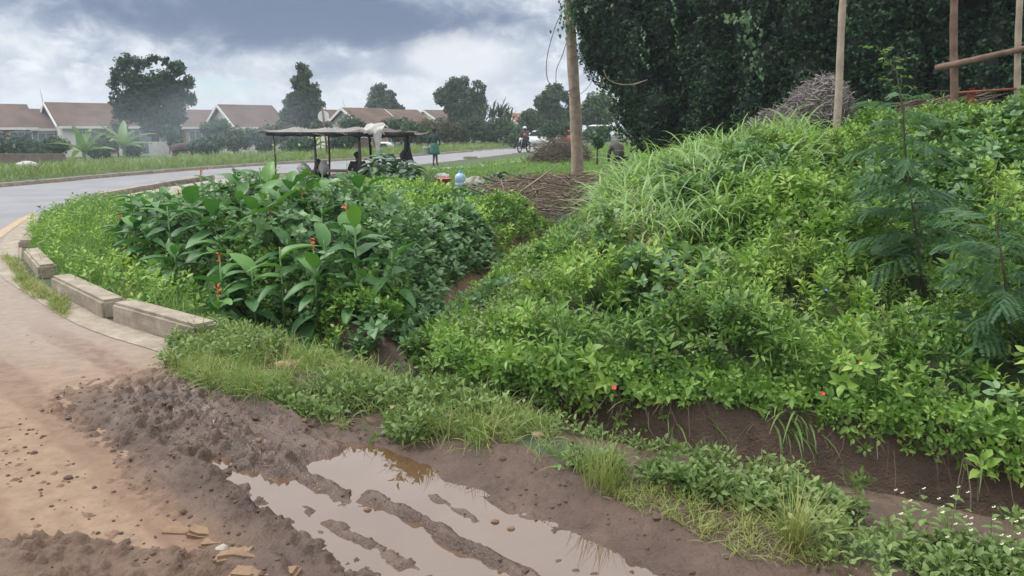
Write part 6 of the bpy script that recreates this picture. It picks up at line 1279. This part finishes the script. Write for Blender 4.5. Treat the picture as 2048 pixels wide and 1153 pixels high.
wear('jacket', rd_, [(0, -.3, .95), (0, -.27, 1.08), (0, -.2, 1.27), (0, -.15, 1.38), (-.2, -.18, 1.36), (-.33, 0, 1.12), (-.35, .19, 1.06), (.2, -.18, 1.36), (.33, 0, 1.12), (.35, .19, 1.06)], [(0, 1), (1, 2), (2, 3), (2, 4), (4, 5), (5, 6), (2, 7), (7, 8), (8, 9)], [.15, .15, .165, .09, .085, .065, .05, .085, .065, .05], M['jacket'])
wear('vest', rd_, [(0, -.29, 1.05), (0, -.22, 1.2), (0, -.18, 1.33)], [(0, 1), (1, 2)], [.165, .182, .165], M['vest']); wear('trousers', rd_, [(0, -.3, .92), (-.12, -.28, .88), (-.22, .12, .72), (-.2, -.02, .38), (.12, -.28, .88), (.22, .12, .72), (.2, -.02, .38)], [(0, 1), (1, 2), (2, 3), (0, 4), (4, 5), (5, 6)], [.14, .11, .085, .065, .11, .085, .065], M['blacktr'])
ball('helmet', (0, -.1, 1.58), .14, M['helmet'], rd_, (1, 1.1, 1), lambda c: c.z > -.03 or c.y < 0); ball('visor', (0, -.05, 1.56), .115, M['glass'], rd_, (.95, 1.0, .5))

# ------------------------------------------------------------------ cars
def car(u, v, Y, rz_, bodym, lab, L=4.0, W=1.65):
    p = P(u, v, Y); root = empty('car', (p.x, p.y, h1(p.x, p.y)), lab, 'car', None, rz_)
    lower = [(-L / 2, .35), (-L / 2, .85), (-L * .42, .95), (L * .22, .93), (L * .44, .78), (L / 2, .62), (L / 2, .32)]; cab = [(-L * .46, .93), (-L * .36, 1.36), (-L * .28, 1.45), (L * .02, 1.45), (L * .1, 1.38), (L * .25, .93)]
    def ext(nm, pr, w0, w1, m):
        bm = bmesh.new(); zt_ = max(z for _, z in pr); zb = min(z for _, z in pr)
        def hw_(z): return (w0 + (w1 - w0) * (z - zb) / (zt_ - zb)) / 2
        a = [bm.verts.new((x, -hw_(z), z)) for x, z in pr]; b_ = [bm.verts.new((x, hw_(z), z)) for x, z in pr]; bm.faces.new(a); bm.faces.new(b_[::-1]); n = len(pr)
        for i in range(n): j = (i + 1) % n; bm.faces.new((a[i], a[j], b_[j], b_[i]))
        bmesh.ops.recalc_face_normals(bm, faces=bm.faces[:]); bmesh.ops.bevel(bm, geom=bm.edges[:], offset=.04, segments=2, affect='EDGES'); return bobj(nm, bm, m, root, True)
    ext('body', lower, W, W * .96, bodym); ext('roof', cab, W * .93, W * .74, bodym)
    for s in (-1, 1):
        for x0, x1 in ((-L * .38, -L * .12), (-L * .09, L * .15)):
            bm = bmesh.new(); yb, yt = s * W * .462, s * W * .395; q = [(x0 + .02, yb, .98), (x1 + .08, yb, .98), (x1 - .08 if x1 > 0 else x1, yt, 1.34), (x0 + .2 if x0 < -1 else x0, yt, 1.34)]; vs = [bm.verts.new(a) for a in q]; f = bm.faces.new(vs); bmesh.ops.solidify(bm, geom=[f], thickness=.02); bobj('side_window', bm, M['glass'], root)
        for x in (-L * .31, L * .31): wheel('wheel', (x, s * (W / 2 - .06), .31), .31, .18, root)
        boxo('headlight', (L / 2 - .08, s * W * .36, .68), (.12, .3, .12), M['lamp'], root); boxo('tail_light', (-L / 2 + .01, s * W * .4, .78), (.06, .16, .22), M['basin'], root)
    bm = bmesh.new(); vs = [bm.verts.new(a) for a in ((L * .262, -.62, .96), (L * .262, .62, .96), (L * .12, .54, 1.38), (L * .12, -.54, 1.38))]; f = bm.faces.new(vs); bmesh.ops.solidify(bm, geom=[f], thickness=.02); bobj('windscreen', bm, M['glass'], root)
car(1074, 285, 66, R(178), M['white'], 'white hatchback behind the motorcyclist, half hidden by grass'); M['redcar'] = mat('red_paint', (.5, .06, .03), .35, 5); car(1122, 288, 74, R(170), M['redcar'], 'red car showing just above the brush pile'); car(1186, 283, 66, R(175), M['white'], 'white car seen between the utility pole and the hedge')
car(752, 296, 62, R(175), M['white'], 'white car parked behind the stall in the grass', 3.2, 1.5)
bpy.data.objects['car.003'].location.z -= .55

# ------------------------------------------------------------------ damp hazy air
bm = bmesh.new(); bmesh.ops.create_cube(bm, size=1); bmesh.ops.scale(bm, vec=(1500, 1700, 22), verts=bm.verts); bmesh.ops.translate(bm, vec=(0, 640, 9), verts=bm.verts)
hm_ = bpy.data.materials.new('haze'); hm_.use_nodes = True; t = hm_.node_tree; t.nodes.clear(); pv = N(t, 'ShaderNodeVolumePrincipled'); pv.inputs['Color'].default_value = (.80, .90, 1.0, 1); pv.inputs['Density'].default_value = .0011; pv.inputs['Anisotropy'].default_value = .2
ou = N(t, 'ShaderNodeOutputMaterial'); t.links.new(pv.outputs[0], ou.inputs['Volume']); hz_o = bobj('haze', bm, hm_); tag(hz_o, kind='stuff', label='thin bluish haze of damp air over the whole scene', cat='haze')

# faint smoke drifting from the stall's cooking fire
bm = bmesh.new(); bmesh.ops.create_cube(bm, size=1); bmesh.ops.scale(bm, vec=(14, 8, 3.2), verts=bm.verts)
smo = bpy.data.materials.new('smoke'); smo.use_nodes = True; t = smo.node_tree; t.nodes.clear(); pv = N(t, 'ShaderNodeVolumePrincipled'); pv.inputs['Color'].default_value = (.75, .86, 1.0, 1)
tcn = N(t, 'ShaderNodeTexCoord'); mp = N(t, 'ShaderNodeMapping'); t.links.new(tcn.outputs['Object'], mp.inputs[0]); mp.inputs['Scale'].default_value = (1 / 7, 1 / 4, 1 / 1.6)
ln = N(t, 'ShaderNodeVectorMath', operation='LENGTH'); t.links.new(mp.outputs[0], ln.inputs[0]); fo_ = mth(t, 'SUBTRACT', 1.0, ln.outputs['Value'], clamp=True)
dn = mth(t, 'MULTIPLY', mth(t, 'MULTIPLY', fo_, ramp(t, noise(t, tcn.outputs['Object'], .45, 3, .5), [(.38, 0.0), (.62, 1.0)])), .09); t.links.new(dn, pv.inputs['Density'])
ou = N(t, 'ShaderNodeOutputMaterial'); t.links.new(pv.outputs[0], ou.inputs['Volume']); so2 = bobj('smoke', bm, smo); so2.location = (-11.5, 26, 1.7); so2.rotation_euler = (0, 0, R(15)); tag(so2, 'faint bluish smoke drifting left of the stall over the road', 'smoke', None, 'stuff')
